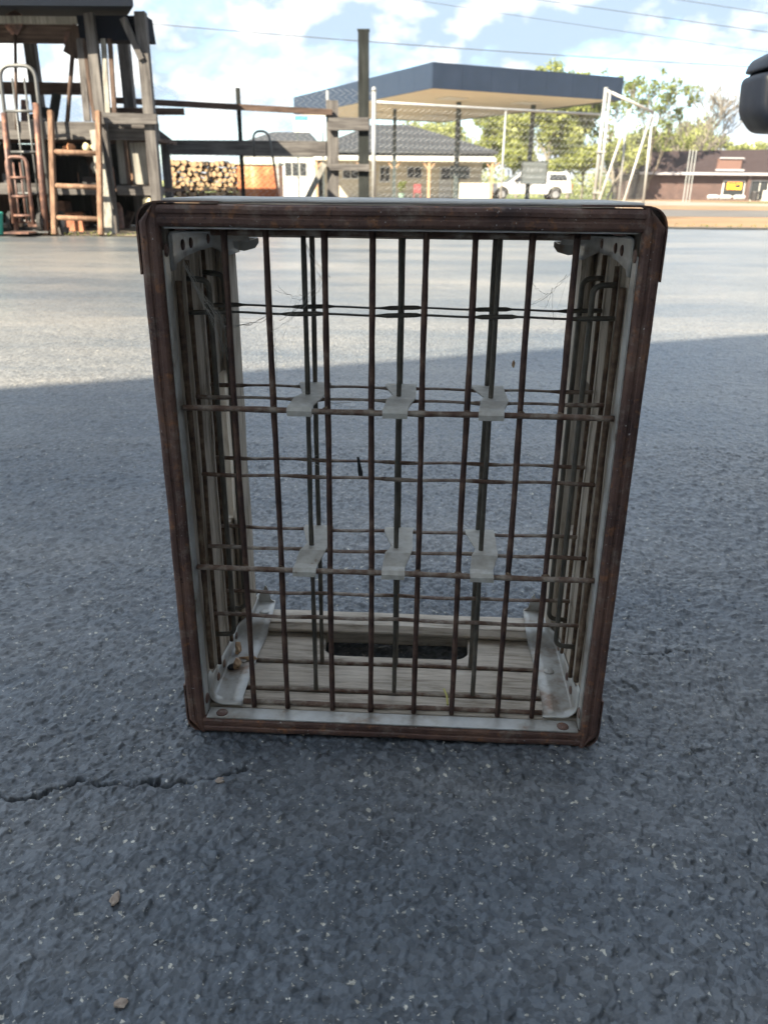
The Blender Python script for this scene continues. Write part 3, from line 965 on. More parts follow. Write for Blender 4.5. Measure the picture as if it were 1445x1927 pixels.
for wall in 'BTLR':
    for (y0, y1) in (((0.0185, 0.0435), (0.0492, 0.0885)) if wall in 'BT' else ((0.0170, 0.0450), (0.0470, 0.0908))):
        if wall == 'B': rbox(-0.163, 0.163, y0, y1, 0.0045, 0.0160, 0, 'slat', 'wood_x', crate)
        if wall == 'T': rbox(-0.163, 0.163, y0, y1, CHH - 0.0160, CHH - 0.0045, 0, 'slat', 'wood_x', crate)
        if wall == 'L': rbox(-hw + 0.0035, -hw + 0.0150, y0, y1, 0.012, CHH - 0.012, 2, 'slat', 'wood_z', crate)
        if wall == 'R': rbox(hw - 0.0150, hw - 0.0035, y0, y1, 0.012, CHH - 0.012, 2, 'slat', 'wood_z', crate)
    slotted(wall)
    if wall == 'B': rbox(-0.172, 0.172, 0.1370, 0.1720, 0.0172, 0.0290, 0, 'end_rail', 'wood_x', crate, bev=0.005)
    if wall == 'T': rbox(-0.172, 0.172, 0.1370, 0.1720, CHH - 0.0290, CHH - 0.0172, 0, 'end_rail', 'wood_x', crate, bev=0.005)
    if wall == 'L': rbox(-hw + 0.0160, -hw + 0.0265, 0.1370, 0.1720, 0.0295, CHH - 0.0295, 2, 'end_rail', 'wood_z', crate, bev=0.004)
    if wall == 'R': rbox(hw - 0.0265, hw - 0.0160, 0.1370, 0.1720, 0.0295, CHH - 0.0295, 2, 'end_rail', 'wood_z', crate, bev=0.004)

rbox(-0.172, 0.172, 0.1500, 0.1722, 0.0008, 0.0170, 0, 'outer_rail', 'wood_x', crate, bev=0.002)
rbox(-0.172, 0.172, 0.1500, 0.1722, CHH - 0.0170, CHH - 0.0008, 0, 'outer_rail', 'wood_x', crate, bev=0.002)
rbox(-hw + 0.0006, -hw + 0.0158, 0.1500, 0.1722, 0.0175, CHH - 0.0175, 2, 'outer_rail', 'wood_z', crate, bev=0.002)
rbox(hw - 0.0158, hw - 0.0006, 0.1500, 0.1722, 0.0175, CHH - 0.0175, 2, 'outer_rail', 'wood_z', crate, bev=0.002)
# bare top board edge strip seen over the rim
rbox(-0.158, 0.160, 0.0070, 0.136, CHH + 0.0003, CHH + 0.0030, 0, 'top_board', 'top_wood', crate, bev=0.001, warp=0.0005)

# galvanised corner brackets running front to back, with domed rivets
def dome(c, r, h, axis, sgn, n=12):
    mb = MB()
    prof = [(r, 0.0), (r * 0.92, h * 0.45), (r * 0.65, h * 0.82), (r * 0.3, h)]
    return mb.lathe([(a, sgn * b) for a, b in prof], c, n, axis)


for sx in (-1, 1):
    for top in (0, 1):
        rows = []
        #        Y,   floor width, wall height, lift, bend radius
        k1 = 0.0175 if top else 0.0
        stations = [(0.0155, 0.0285, 0.030, 0.000, 0.012), (0.024, 0.0275, 0.029, 0.000, 0.011), (0.029, 0.0265, max(k1, 0.022), 0.000, 0.003), (0.060, 0.0262, max(k1, 0.0185), 0.000, 0.002),
                    (0.100, 0.0264, max(k1, 0.0150), 0.000, 0.002), (0.129, 0.0280, max(k1, 0.0140), 0.0003, 0.002), (0.1345, 0.0300, max(k1, 0.0140), 0.010, 0.002), (0.1370, 0.0305, max(k1, 0.0140), 0.0124, 0.002),
                    (0.160, 0.0300, max(k1, 0.0130), 0.0126, 0.002), (0.1785, 0.0285, max(k1, 0.0130), 0.0126, 0.002), (0.1840, 0.0275, 0.013, 0.0112, 0.002), (0.1865, 0.0255, 0.011, 0.0076, 0.002), (0.1870, 0.023, 0.009, 0.0020, 0.002)]
        if top:
            stations = [(y_, f_, (w_ if y_ > 0.026 else 0.026), l_, min(b__, 0.003)) for (y_, f_, w_, l_, b__) in stations]
        for (y, fw, wh, lift, br) in stations:
            x0 = -hw + 0.0160 + lift * 0.9
            z0 = 0.0186 + lift
            ring = [(x0 + fw - lift * 0.9, z0), (x0 + fw * 0.62 - lift * 0.5, z0 + 0.0002), (x0 + br, z0)]
            for i in range(1, 5):
                a = math.pi / 2 * i / 4
                ring.append((x0 + br - br * math.sin(a), z0 + br - br * math.cos(a)))
            ring.append((x0, z0 + br + (wh - br - lift * 0.4) * 0.5))
            ring.append((x0, z0 + wh - lift * 0.4))
            rows.append([(sx * -a, y, (b if not top else CHH - b)) for a, b in ring])
        k = len(rows[0])
        mb = MB()
        mb.add([p for r in rows for p in r], [(i * k + j, i * k + j + 1, (i + 1) * k + j + 1, (i + 1) * k + j) for i in range(len(rows) - 1) for j in range(k - 1)])
        o = mb.build('corner_bracket', 'zinc', crate, smooth=True)
        md = o.modifiers.new('sheet', 'SOLIDIFY'); md.thickness = 0.0011; md.offset = 0
        ear = MB()
        ez = 0.0318
        pts = [(-0.1555, ez), (-0.1300, ez), (-0.1345, ez + 0.004), (-0.1375, ez + 0.0165), (-0.1395, ez + 0.0200), (-0.1425, ez + 0.0130), (-0.1480, ez + 0.0070)]
        if top:
            pts = [(-0.1550, ez), (-0.1290, ez), (-0.1290, ez + 0.004), (-0.1325, ez + 0.0085), (-0.1420, ez + 0.0110), (-0.1500, ez + 0.0100)]
        ear.prism([(-sx * a_, (b_ if not top else CHH - b_)) for a_, b_ in pts], 1, 0.1770, 0.1782)
        ear.build('bracket_ear', 'zinc', o)
        for y in (0.085, 0.155):
            zz = 0.0192 + (0.0132 if y > 0.13 else 0)
            if y < 0.13 or sx < 0:
                dome((sx * 0.1445 if y < .13 else sx * 0.137, y, zz if not top else CHH - zz), 0.0052, 0.0016, 2, -1 if top else 1).build('rivet', 'zinc', o, smooth=True)
        for y in (0.045, 0.066, 0.116):
            zz = 0.0186 + (0.0105 if top else 0.0085)
            dome((sx * (hw - 0.0166), y, zz if not top else CHH - zz), 0.0040, 0.0014, 0, -sx).build('rivet', 'rust', o, smooth=True)
        dome((sx * 0.1460, 0.0072, 0.0160 if not top else CHH - 0.0160), 0.0052, 0.0014, 2, -1 if top else 1).build('rim_rivet', 'rust', rails['T' if top else 'B'], smooth=True)
        dome((sx * (hw - 0.0160), 0.0080, 0.030 if not top else CHH - 0.030), 0.0048, 0.0014, 0, -sx).build('rim_rivet', 'rust', rails['L' if sx < 0 else 'R'], smooth=True)

# wires ----------------------------------------------------------------
def wob_line(a, b, n, amp):
    a, b = Vector(a), Vector(b)
    d = (b - a).normalized()
    side1 = d.cross(Vector((0, 1, 0))).normalized()
    side2 = d.cross(side1)
    p1, p2 = random.uniform(0, 6.28), random.uniform(0, 6.28)
    out = []
    for i in range(n + 1):
        t = i / n
        e = amp * math.sin(math.pi * t)
        out.append(a.lerp(b, t) + side1 * (e * (math.sin(t * 7 + p1) + 0.25 * random.uniform(-1, 1))) * 0.8 + side2 * (e * math.sin(t * 9 + p2)) * 0.6)
    return out


FX = [-0.1200, -0.0905, -0.0512, -0.0180, 0.0194, 0.0520, 0.0915, 0.1208]
for x in FX:
    MB().wire((x, 0.0175, 0.0165), (x + random.uniform(-.0008, .0008), 0.0165, CHH - 0.0135), 0.0023).build('front_wire', 'rod_rust', crate, smooth=True)


# straight wires held in the joints between the slats of each wall
for (y, mt, r, xi, zi_) in ((0.0215, 'rod_pale', 0.0023, 0.130, 0.052), (0.0463, 'rod_pale', 0.0018, 0.1335, 0.040), (0.0915, 'rod_pale', 0.0018, 0.1335, 0.036)):
    zz = 0.0158 if y > 0.03 else 0.0188
    xx = hw - 0.0185
    for z in (zz, CHH - zz):
        MB().wire((-xi, y, z), (xi, y, z), r, 0.0005).build('frame_wire', mt, crate, smooth=True)
    for sx in (-1, 1):
        MB().wire((sx * xx, y, zi_), (sx * xx, y, CHH - zi_), r, 0.0005).build('frame_wire', 'rod_side', crate, smooth=True)

ROWS = [0.3512, 0.2868, 0.2230, 0.1585, 0.0943]
UP = [-0.0692, 0.0012, 0.0714]
for (x, z) in ((0, 0.2845), (0, 0.1525)):
    MB().wire((-0.1580, 0.0125, z + 0.001), (0.1605, 0.0125, z), 0.0022, 0.0005, 40).build('cross_wire', 'rod_pale', crate, smooth=True)
weld = blob((0, 0, 0), 0.0028, (1.15, 1.0, 1.0), seed=3, jit=.2)
weld_mesh = None
for z in (0.2845, 0.1525):
    for x in FX:
        if weld_mesh is None:
            o = weld.build('weld_bead', 'rod_side', crate)
            weld_mesh = o.data
        else:
            o = bpy.data.objects.new('weld_bead', weld_mesh); col.objects.link(o); o.parent = crate
        o.location = (x, 0.0150, z + 0.0005)
        o.rotation_euler = (random.uniform(0, 6), random.uniform(0, 6), 0)
for layer, y in enumerate((0.0410, 0.0855)):
    for zi, z in enumerate(ROWS):
        # round near the uprights, hammered flat between them
        xs = []
        nodes = [-0.1555] + [-0.1400] + UP + [0.1400] + [0.1570]
        n = 72
        vs, fs = [], []
        K = 8
        zz = z - (0.0008 if layer else 0)
        for i in range(n + 1):
            x = -0.1560 + 0.3130 * i / n
            d = min(abs(x - q) for q in nodes)
            t = min(1, max(0, (d - 0.011) / 0.005))
            t = t * t * (3 - 2 * t)
            ry, rz = 0.0018 + 0.0014 * t, 0.0018 - 0.0010 * t
            sag = 0.0007 * math.sin(x * 37 + zi * 2 + layer)
            dz = 0.0004 * math.sin(x * 90 + zi * 5)
            for j in range(K):
                a = 2 * math.pi * j / K
                vs.append((x, y + ry * math.cos(a) + sag, zz + rz * math.sin(a) + dz))
        for i in range(n):
            for j in range(K):
                fs.append((i * K + j, i * K + (j + 1) % K, (i + 1) * K + (j + 1) % K, (i + 1) * K + j))
        fs += [tuple(range(K)), tuple(n * K + j for j in range(K - 1, -1, -1))]
        MB().add(vs, fs).build('divider_wire', 'rod_pale' if zi > 0 else 'rod_grey', crate, smooth=True)
    for x in UP:
        yy = y + 0.0030
        MB().wire((x, yy, 0.0185), (x, yy, CHH - 0.0175), 0.0020, 0.0005).build('divider_upright', 'rod_grey', crate, smooth=True)
    for s in (-1, 1):
        yy = y + 0.0030
        zt, zb = (0.3750, 0.0720) if layer == 0 else (0.3750, 0.0730)
        pts = rounded([(s * 0.1565, yy, zt), (s * 0.1402, yy, zt - 0.001), (s * 0.1400, yy, zb + 0.001), (s * 0.1565, yy, zb)], 0.007, 6)
        MB().tube(pts, 0.0021, 10).build('side_loop_wire', 'rod_grey', crate, smooth=True)

# galvanised clips tying the front wire to both divider layers
for zi, z in enumerate((0.2845, 0.1525)):
    for ux in UP:
        rowz = ROWS[1 if zi == 0 else 3]
        y0 = 0.0125
        mb = MB()
        # plan outline as stations: (y, x_left, x_right, z)
        st = [(y0 - 0.0032, -0.0105, 0.0080, z - 0.0028), (y0 - 0.0034, -0.0105, 0.0080, z + 0.0010), (y0 - 0.0012, -0.0105, 0.0080, z + 0.0033), (y0 + 0.006, -0.0100, 0.0082, z + 0.0034),
              (0.0330, -0.0085, 0.0125, rowz + 0.0030), (0.0400, -0.0060, 0.0132, rowz + 0.0026), (0.0480, -0.0045, 0.0132, rowz + 0.0024),
              (0.0600, -0.0075, 0.0132, rowz + 0.0024), (0.0780, -0.0118, 0.0130, rowz + 0.0026), (0.0875, -0.0120, 0.0130, rowz + 0.0020), (0.0890, -0.0120, 0.0130, rowz - 0.0012)]
        vs = []
        for (y, a, b, zz) in st:
            dx = random.uniform(-0.0004, 0.0004)
            for t in (0, 0.33, 0.66, 1):
                vs.append((ux + a + (b - a) * t + dx, y, zz + random.uniform(-0.00015, 0.00015)))
        fs = [(i * 4 + j, i * 4 + j + 1, (i + 1) * 4 + j + 1, (i + 1) * 4 + j) for i in range(len(st) - 1) for j in range(3)]
        mb.add(vs, fs)
        o = mb.build('wire_clip', 'zinc_dull', crate)
        md = o.modifiers.new('sheet', 'SOLIDIFY'); md.thickness = 0.0012; md.offset = 0

CRM = Matrix.Translation((0.0071, 0.5560, 0)) @ Matrix.Rotation(R(-2.898), 4, 'Z')


def cw(x, y, z):
    """crate-local to world"""
    return CRM @ Vector((x, y, z))


# things caught in the crate
def one(mb, name, mat, label, cat, group=None, base=None, **k):
    o = mb.build(name, mat, **k)
    if base is not None:
        origin_to_base(o, base)
    return tag(o, label, cat, group)


p = cw(-0.1520, 0.098, 0.024)
one(blob(p, 0.005, (0.55, 1.0, 1.6), seed=2, jit=.3), 'dry_leaf', 'leaf_bit', 'pinkish curled leaf bit standing against the left bracket inside the crate', 'leaf', base=p)
p = cw(-0.1475, 0.074, 0.0225)
one(blob(p, 0.0052, (0.7, 1.3, 0.9), seed=5, jit=.3), 'acorn_husk', 'leaf_bit', 'orange husk lying on the bottom left bracket of the crate', 'husk', base=p)
p = cw(-0.1400, 0.086, 0.0205)
one(blob(p, 0.0042, (2.0, 0.6, 0.6), seed=9, jit=.4), 'leaf_shred', 'leaf_bit', 'thin brown shred beside the orange husk on the bracket', 'leaf', base=p)
p = cw(-0.1510, 0.071, 0.0205)
one(blob(p, 0.004, (1.2, 0.9, 0.6), seed=12, jit=.3), 'dark_crumb', 'twig', 'dark crumb touching the orange husk on the bracket', 'debris', base=p)
a, b = cw(-0.0335, 0.080, 0.2275), cw(-0.0300, 0.070, 0.2125)
one(MB().tube([a, a.lerp(b, .3), a.lerp(b, .7), b], [0.0011, 0.0013, 0.0021, 0.0017], 7), 'wood_splinter', 'twig',
    'dark splinter caught upright on the middle divider wires', 'splinter', base=b)
a, b = cw(0.0490, 0.030, 0.0170), cw(0.0460, 0.050, 0.0195)
one(MB().tube([a, a.lerp(b, .5) + Vector((0.001, 0, .001)), b], 0.0009, 6), 'straw', 'straw', 'yellow straw lying on the bottom slats', 'straw', base=a)
for kx, (lx, ly, lz, lab) in enumerate(((-0.0930, 0.020, 0.307, 'tiny reddish leaf scrap hanging in the web on the left wires'),
                                       (0.0865, 0.040, 0.317, 'tiny reddish leaf scrap hanging between the right wires'))):
    p = cw(lx, ly, lz)
    one(blob(p, 0.0014, (0.7, 0.4, 2.0), seed=20 + kx, jit=.4), 'leaf_scrap', 'leaf_bit', lab, 'leaf', base=p)


def web(lines, label, base, extra=14, seed=1, r=0.00007, spread=0.01):
    rnd = random.Random(seed)
    mb = MB()
    P = []
    for (a, b, dens) in lines:
        a, b = Vector(a), Vector(b)
        for q in range(dens):
            j1 = Vector((rnd.gauss(0, spread * .15), rnd.gauss(0, spread * .15), rnd.gauss(0, spread * .15)))
            j2 = Vector((rnd.gauss(0, spread * .4), rnd.gauss(0, spread * .4), rnd.gauss(0, spread * .4)))
            pts = []
            for i in range(15):
                t = i / 14
                s = 0.10 * (b - a).length * math.sin(math.pi * t)
                w = Vector((rnd.gauss(0, .0004), rnd.gauss(0, .0004), rnd.gauss(0, .0004) - s * rnd.uniform(.6, 1)))
                pts.append(a.lerp(b, t) + j1 * (1 - t) + j2 * t + w)
            P += pts[1:-1]
            rr = r * rnd.uniform(0.6, 1.6)
            mb.tube(pts, [rr * rnd.uniform(0.7, 2.2) for _ in pts], 4)
    for q in range(extra):
        a, b = rnd.choice(P), rnd.choice(P)
        if (a - b).length < 0.06:
            mb.tube([a, a.lerp(b, .5) + Vector((0, 0, -0.002)), b], r * 0.6, 3)
    # dust clots
    for q in range(extra * 2):
        c = rnd.choice(P)
        mb.add([(c.x + rnd.gauss(0, r * 3), c.y + rnd.gauss(0, r * 3), c.z + rnd.gauss(0, r * 3)) for _ in range(4)], [(0, 1, 2), (0, 2, 3), (0, 3, 1), (1, 3, 2)])
    o = one(mb, 'cobweb', 'web', label, 'cobweb', 'cobwebs in the crate', base=base)
    return o


c = cw
web([(c(-0.1500, 0.020, 0.388), c(-0.1260, 0.020, 0.345), 9), (c(-0.1260, 0.020, 0.345), c(-0.1250, 0.020, 0.318), 3), (c(-0.1260, 0.020, 0.345), c(-0.0950, 0.042, 0.351), 3)],
    'dense dusty cobweb in the upper left corner of the crate', c(-0.1500, 0.020, 0.388), 30, 3, r=0.00009, spread=0.006)
web([(c(-0.0690, 0.044, 0.405), c(-0.0520, 0.02, 0.378), 3), (c(-0.0520, 0.02, 0.378), c(-0.0905, 0.02, 0.348), 4), (c(-0.0860, 0.02, 0.372), c(-0.0690, 0.044, 0.368), 2),
     (c(-0.0905, 0.02, 0.348), c(-0.0920, 0.02, 0.305), 2)],
    'thin cobweb strands between the second and third front wires', c(-0.0690, 0.044, 0.405), 14, 4)
web([(c(0.0915, 0.02, 0.365), c(0.1205, 0.02, 0.385), 2), (c(0.1060, 0.02, 0.376), c(0.1120, 0.03, 0.350), 2), (c(0.0915, 0.02, 0.380), c(0.1100, 0.03, 0.376), 1)],
    'faint cobweb threads between the two right front wires', c(0.0915, 0.02, 0.365), 6, 6, r=0.00006)
web([(c(-0.0690, 0.044, 0.268), c(-0.0690, 0.088, 0.225), 2), (c(-0.0690, 0.044, 0.24), c(-0.0512, 0.018, 0.25), 2), (c(-0.0512, 0.02, 0.29), c(-0.018, 0.042, 0.285), 3)],
    'wispy cobweb beside the upper left wire clip', c(-0.0690, 0.044, 0.268), 8, 8, r=0.00006)

# ------------------------------------------------------------------ small things lying on the asphalt
grit = MB()
rg = random.Random(5)
for i in range(3200):
    y = 0.28 + (rg.random() ** 1.6) * 1.3
    x = rg.uniform(-1, 1) * (0.09 + 0.48 * y)
    if i % 3:
        x, y = x * 0.8 + 0.02, 0.28 + (y - 0.28) * 0.55
    s = rg.uniform(0.0003, 0.0009) * (1.9 if rg.random() < 0.06 else 1)
    cpt = (x, y, 0.0002 + s * 0.3)
    v = [(cpt[0] + rg.uniform(-1.3, 1.3) * s, cpt[1] + rg.uniform(-1, 1) * s, cpt[2] + rg.uniform(-.4, .9) * s) for _ in range(6)]
    grit.add(v, [(0, 1, 2), (0, 2, 3), (0, 3, 4), (1, 2, 5), (2, 3, 5), (3, 4, 5), (4, 0, 5), (0, 1, 5)])
tag(grit.build('grit', 'grit'), 'pale grit scattered over the dark asphalt', 'grit', None, 'stuff')
for (x, y, r, sq, mt, lab, sd) in ((-0.1756, 0.389, 0.0040, (0.7, 1.25, 0.5), 'pebble', 'tan flat stone chip on the asphalt in the lower left', 1),
                                   (-0.1494, 0.3168, 0.0034, (1.2, 0.9, 0.45), 'pebble', 'rough beige stone chip near the bottom left edge of the picture', 2),
                                   (-0.1280, 0.5030, 0.0026, (1.5, 1.2, 0.7), 'pebble', 'pale crumb at the end of the crack in front of the crate', 7)):
    one(blob((x, y, r * sq[2] * 0.7), r, sq, seed=sd, jit=.22), 'stone_chip' if mt != 'leaf_bit' else 'leaf_scrap', mt, lab, 'stone' if mt != 'leaf_bit' else 'leaf', base=(x, y, 0))

# ------------------------------------------------------------------ store front behind the camera, whose roof edge shades the foreground
SH = 5.4
kk = SH / math.tan(SUN_EL)
ox, oy = kk * math.cos(SUN_AZ), kk * math.sin(SUN_AZ)
cu, cn = Vector((0.931, 0.365)), Vector((-0.365, 0.931))


def roof_pt(a_, b_, z):
    p_ = Vector((-0.89 + ox, 1.80 + oy)) + cu * a_ + cn * b_
    return (p_.x, p_.y, z)


def shop_slab(a0, a1, b0, b1, z0, z1):
    vs = [roof_pt(p_, q_, z) for p_ in (a0, a1) for q_ in (b0, b1) for z in (z0, z1)]
    return MB().add(vs, [(0, 1, 3, 2), (4, 6, 7, 5), (0, 4, 5, 1), (2, 3, 7, 6), (0, 2, 6, 4), (1, 5, 7, 3)])


shop = thing('shop_building', 'tall pale shop building behind the viewer whose roof edge shades the near asphalt', 'building', roof_pt(2, -4, 0))
shop_slab(-9, 12, -9, -0.15, 0.0, SH - 0.25).build('wall', 'white_wall', shop)
shop_slab(-9.2, 12.2, -9.2, 0.0, SH - 0.25, SH).build('parapet', 'concrete', shop)
for a_ in (-6.0, -2.5, 5.0, 8.5):
    w = shop_slab(a_ - 1.1, a_ + 1.1, -0.148, -0.09, 0.8, 2.5).build('window', 'white_metal', shop)
    shop_slab(a_ - 1.0, a_ - 0.04, -0.089, -0.07, 0.9, 2.4).build('pane', 'glass_dark', w)
    shop_slab(a_ + 0.04, a_ + 1.0, -0.089, -0.07, 0.9, 2.4).build('pane', 'glass_dark', w)
d = shop_slab(0.6, 1.6, -0.148, -0.09, 0.0, 2.15).build('door', 'brown_z', shop)
shop_slab(0.72, 0.76, -0.089, -0.03, 0.95, 1.2).build('handle', 'fence_zinc', d)

# ------------------------------------------------------------------ dark vehicle whose mirror pokes into the right edge
veh = thing('parked_vehicle', 'dark navy vehicle at the right edge, only its rounded side mirror in view', 'vehicle', (2.0, 0.9, 0))
prof = [(-0.75, 0.18), (2.28, 0.18), (2.34, 0.34), (2.32, 0.50), (2.10, 0.62), (1.75, 0.92), (1.55, 0.97), (-0.45, 0.98), (-0.72, 0.9), (-0.78, 0.5)]
MB().prism([(p[0], p[1]) for p in prof], 0, 1.32, 2.68).build('body', 'mirror_navy', veh, bevel=0.05, segs=3)
win = MB().prism([(1.60, 0.64), (1.92, 0.66), (1.68, 0.90), (1.10, 0.92), (1.10, 0.64)], 0, 1.309, 1.317).build('side_window', 'glass_dark', veh)
MB().prism([(1.0, 0.64), (1.0, 0.92), (-0.30, 0.92), (-0.45, 0.64)], 0, 1.309, 1.317).build('side_window', 'glass_dark', veh)
for y in (-0.2, 1.75):
    for x0, x1 in ((1.30, 1.50), (2.50, 2.70)):
        t = MB().lathe([(0.20, x0), (0.27, x0 + .03), (0.27, x1 - .03), (0.20, x1)], (0, y, 0.27), 24, 0).build('wheel', 'tyre', veh, smooth=False)
        MB().lathe([(0.05, x0 - 0.012), (0.16, x0 - 0.006), (0.19, x0 + 0.004)], (0, y, 0.27), 20, 0).build('rim', 'rim', t)
# mirror: stalk, lower shell and cap with a seam between


def shell(poly_y0, poly_y1, outline, inset, y_mid, name, parent, mat='mirror_navy'):
    """Outline in (x,z) lofted through depth with rounded front and back."""
    mb = MB()
    cx = sum(p[0] for p in outline) / len(outline); cz = sum(p[1] for p in outline) / len(outline)
    levels = [(0.0, 0.86), (0.05, 0.94), (0.15, 0.985), (0.40, 1.0), (0.75, 1.0), (0.93, 0.985), (1.0, 0.95)]
    k = len(outline)
    vs = []
    for t, s in levels:
        y = poly_y0 + (poly_y1 - poly_y0) * t
        for (x, z) in outline:
            vs.append((cx + (x - cx) * s, y, cz + (z - cz) * s))
    fs = [(i * k + j, i * k + (j + 1) % k, (i + 1) * k + (j + 1) % k, (i + 1) * k + j) for i in range(len(levels) - 1) for j in range(k)]
    fs += [tuple(range(k)), tuple((len(levels) - 1) * k + j for j in range(k - 1, -1, -1))]
    mb.add(vs, fs)
    return mb.build(name, mat, parent, smooth=True, bevel=0.0)


lower = rounded([(1.02, 0.700), (0.872, 0.694), (0.878, 0.610), (0.915, 0.568), (1.10, 0.560), (1.10, 0.700), (1.02, 0.700)], 0.018, 5)
upper = rounded([(1.00, 0.703), (0.876, 0.6985), (0.888, 0.728), (0.930, 0.748), (1.10, 0.757), (1.10, 0.706), (1.00, 0.703)], 0.012, 5)
mir = shell(2.10, 2.24, [(p.x, p.y) for p in [Vector((q[0], q[1])) for q in lower[:-1]]], 0, 0, 'side_mirror', veh)
shell(2.105, 2.24, [(p.x, p.y) for p in [Vector((q[0], q[1])) for q in upper[:-1]]], 0, 0, 'mirror_cap', mir)
MB().prism([(0.89, 0.60), (1.06, 0.575), (1.06, 0.73), (0.90, 0.73)], 1, 2.2405, 2.2440).build('mirror_glass', 'glass_dark', mir)
MB().tube([(1.05, 2.18, 0.64), (1.20, 2.12, 0.66), (1.34, 2.05, 0.70)], 0.03, 10).build('mirror_arm', 'mirror_navy', mir)

# ------------------------------------------------------------------ timber rack on the left
rack = thing('timber_rack', 'open grey timber rack with a dark roof and cluttered shelves at the left edge', 'rack', (-3.2, 8.2, 0))
MB().add([(-6.6, 7.35, 1.715), (-2.02, 7.35, 1.735), (-2.75, 9.5, 1.95), (-6.6, 9.5, 1.95), (-6.6, 7.35, 2.12), (-2.02, 7.35, 2.12), (-2.75, 9.5, 2.30), (-6.6, 9.5, 2.30)],
         [(3, 2, 1, 0), (4, 5, 6, 7), (0, 1, 5, 4), (1, 2, 6, 5), (2, 3, 7, 6), (3, 0, 4, 7)]).build('roof', 'roof_tar', rack)
MB().box(-2.60, -2.03, 7.72, 7.95, 1.55, 1.73, .01).build('dark_header', 'roof_tar', rack)
MB().box(-6.5, -2.70, 7.86, 7.90, 1.545, 1.70).build('fascia_board', 'brown_x', rack)
MB().box(-6.5, -2.35, 7.80, 7.84, 1.68, 1.735).build('roof_batten', 'pale_board', rack)
for (x, y, w, z1) in ((-2.063, 7.70, 0.088, 1.75), (-2.49, 7.70, 0.080, 1.74), (-2.62, 9.05, 0.10, 1.9), (-4.4, 7.70, 0.10, 1.74), (-3.55, 9.05, 0.10, 1.9), (-5.0, 9.05, 0.10, 1.9)):
    MB().box(x - w / 2, x + w / 2, y - w / 2, y + w / 2, 0.009, z1, 0.006).build('post', 'yard_z', rack)
for (x0, x1, y0, y1, z0, z1, mt) in ((-6.5, -2.02, 7.755, 7.80, 0.785, 0.93, 'yard_x'), (-6.5, -2.53, 7.755, 7.80, 0.335, 0.425, 'yard_x'), (-2.445, -2.02, 7.755, 7.80, 0.330, 0.415, 'yard_x'),
                                     (-2.50, -1.985, 7.60, 7.65, 0.905, 0.990, 'yard_x'), (-6.0, -2.92, 8.78, 8.82, 1.232, 1.345, 'brown_x'), (-6.5, -2.86, 7.44, 7.60, 0.009, 0.065, 'yard_x'),
                                     (-2.9, -2.02, 8.78, 8.82, 1.06, 1.13, 'brown_x')):
    MB().box(x0, x1, y0, y1, z0, z1, 0.006).build('beam', mt, rack)
MB().beam((-2.20, 7.66, 1.70), (-2.075, 7.66, 1.40), 0.05, 0.07, (0, 1, 0)).build('brace', 'yard_z', rack)
MB().beam((-2.62, 7.83, 1.66), (-2.74, 7.83, 1.45), 0.03, 0.12, (1, 0, 0)).build('brace', 'brown_z', rack)
for z in (0.36, 0.80):
    for j in range(6):
        MB().box(-6.4, -2.15, 7.84 + j * 0.19, 8.01 + j * 0.19, z, z + 0.03, 0.004).build('shelf_board', 'brown_x', rack)
for i in range(22):
    x = -6.3 + i * 0.175
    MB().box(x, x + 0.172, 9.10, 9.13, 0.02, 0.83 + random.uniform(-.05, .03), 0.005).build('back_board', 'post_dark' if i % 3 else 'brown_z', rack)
MB().box(-6.4, -2.72, 9.15, 9.17, 0.02, 0.80).build('light_block_sheet', 'roof_tar', rack)  # added dark sheet that stops light coming through the board gaps
for (x0, x1, z0, z1) in ((-2.43, -2.36, 0.43, 0.79), (-2.31, -2.15, 0.425, 0.775)):
    MB().box(x0, x1, 7.84, 7.87, z0, z1, 0.004).build('pale_panel', 'pale_board', rack)
for (x, z0, z1) in ((-2.34, 0.40, 0.93), (-2.135, 0.42, 0.9)):
    MB().box(x - 0.018, x + 0.018, 7.80, 7.83, z0, z1, 0.003).build('divider_stud', 'brown_z', rack)

ladder = thing('ladder', 'short tan wooden ladder leaning against the timber rack', 'ladder', (-2.69, 7.4, 0))
for (xb, xt) in ((-2.905, -2.862), (-2.500, -2.458)):
    MB().beam((xb, 7.36, 0.012), (xt, 7.54, 1.0), 0.042, 0.055, (0, 1, 0)).build('rail', 'ladder', ladder, bevel=0.006)
for z in (0.675, 0.405, 0.148):
    f = z / 1.0
    y = 7.36 + 0.18 * f
    MB().tube([(-2.895 + 0.043 * f, y, z + 0.005), (-2.49 + 0.042 * f, y, z - 0.006)], 0.021, 10).build('rung', 'ladder', ladder, smooth=True)


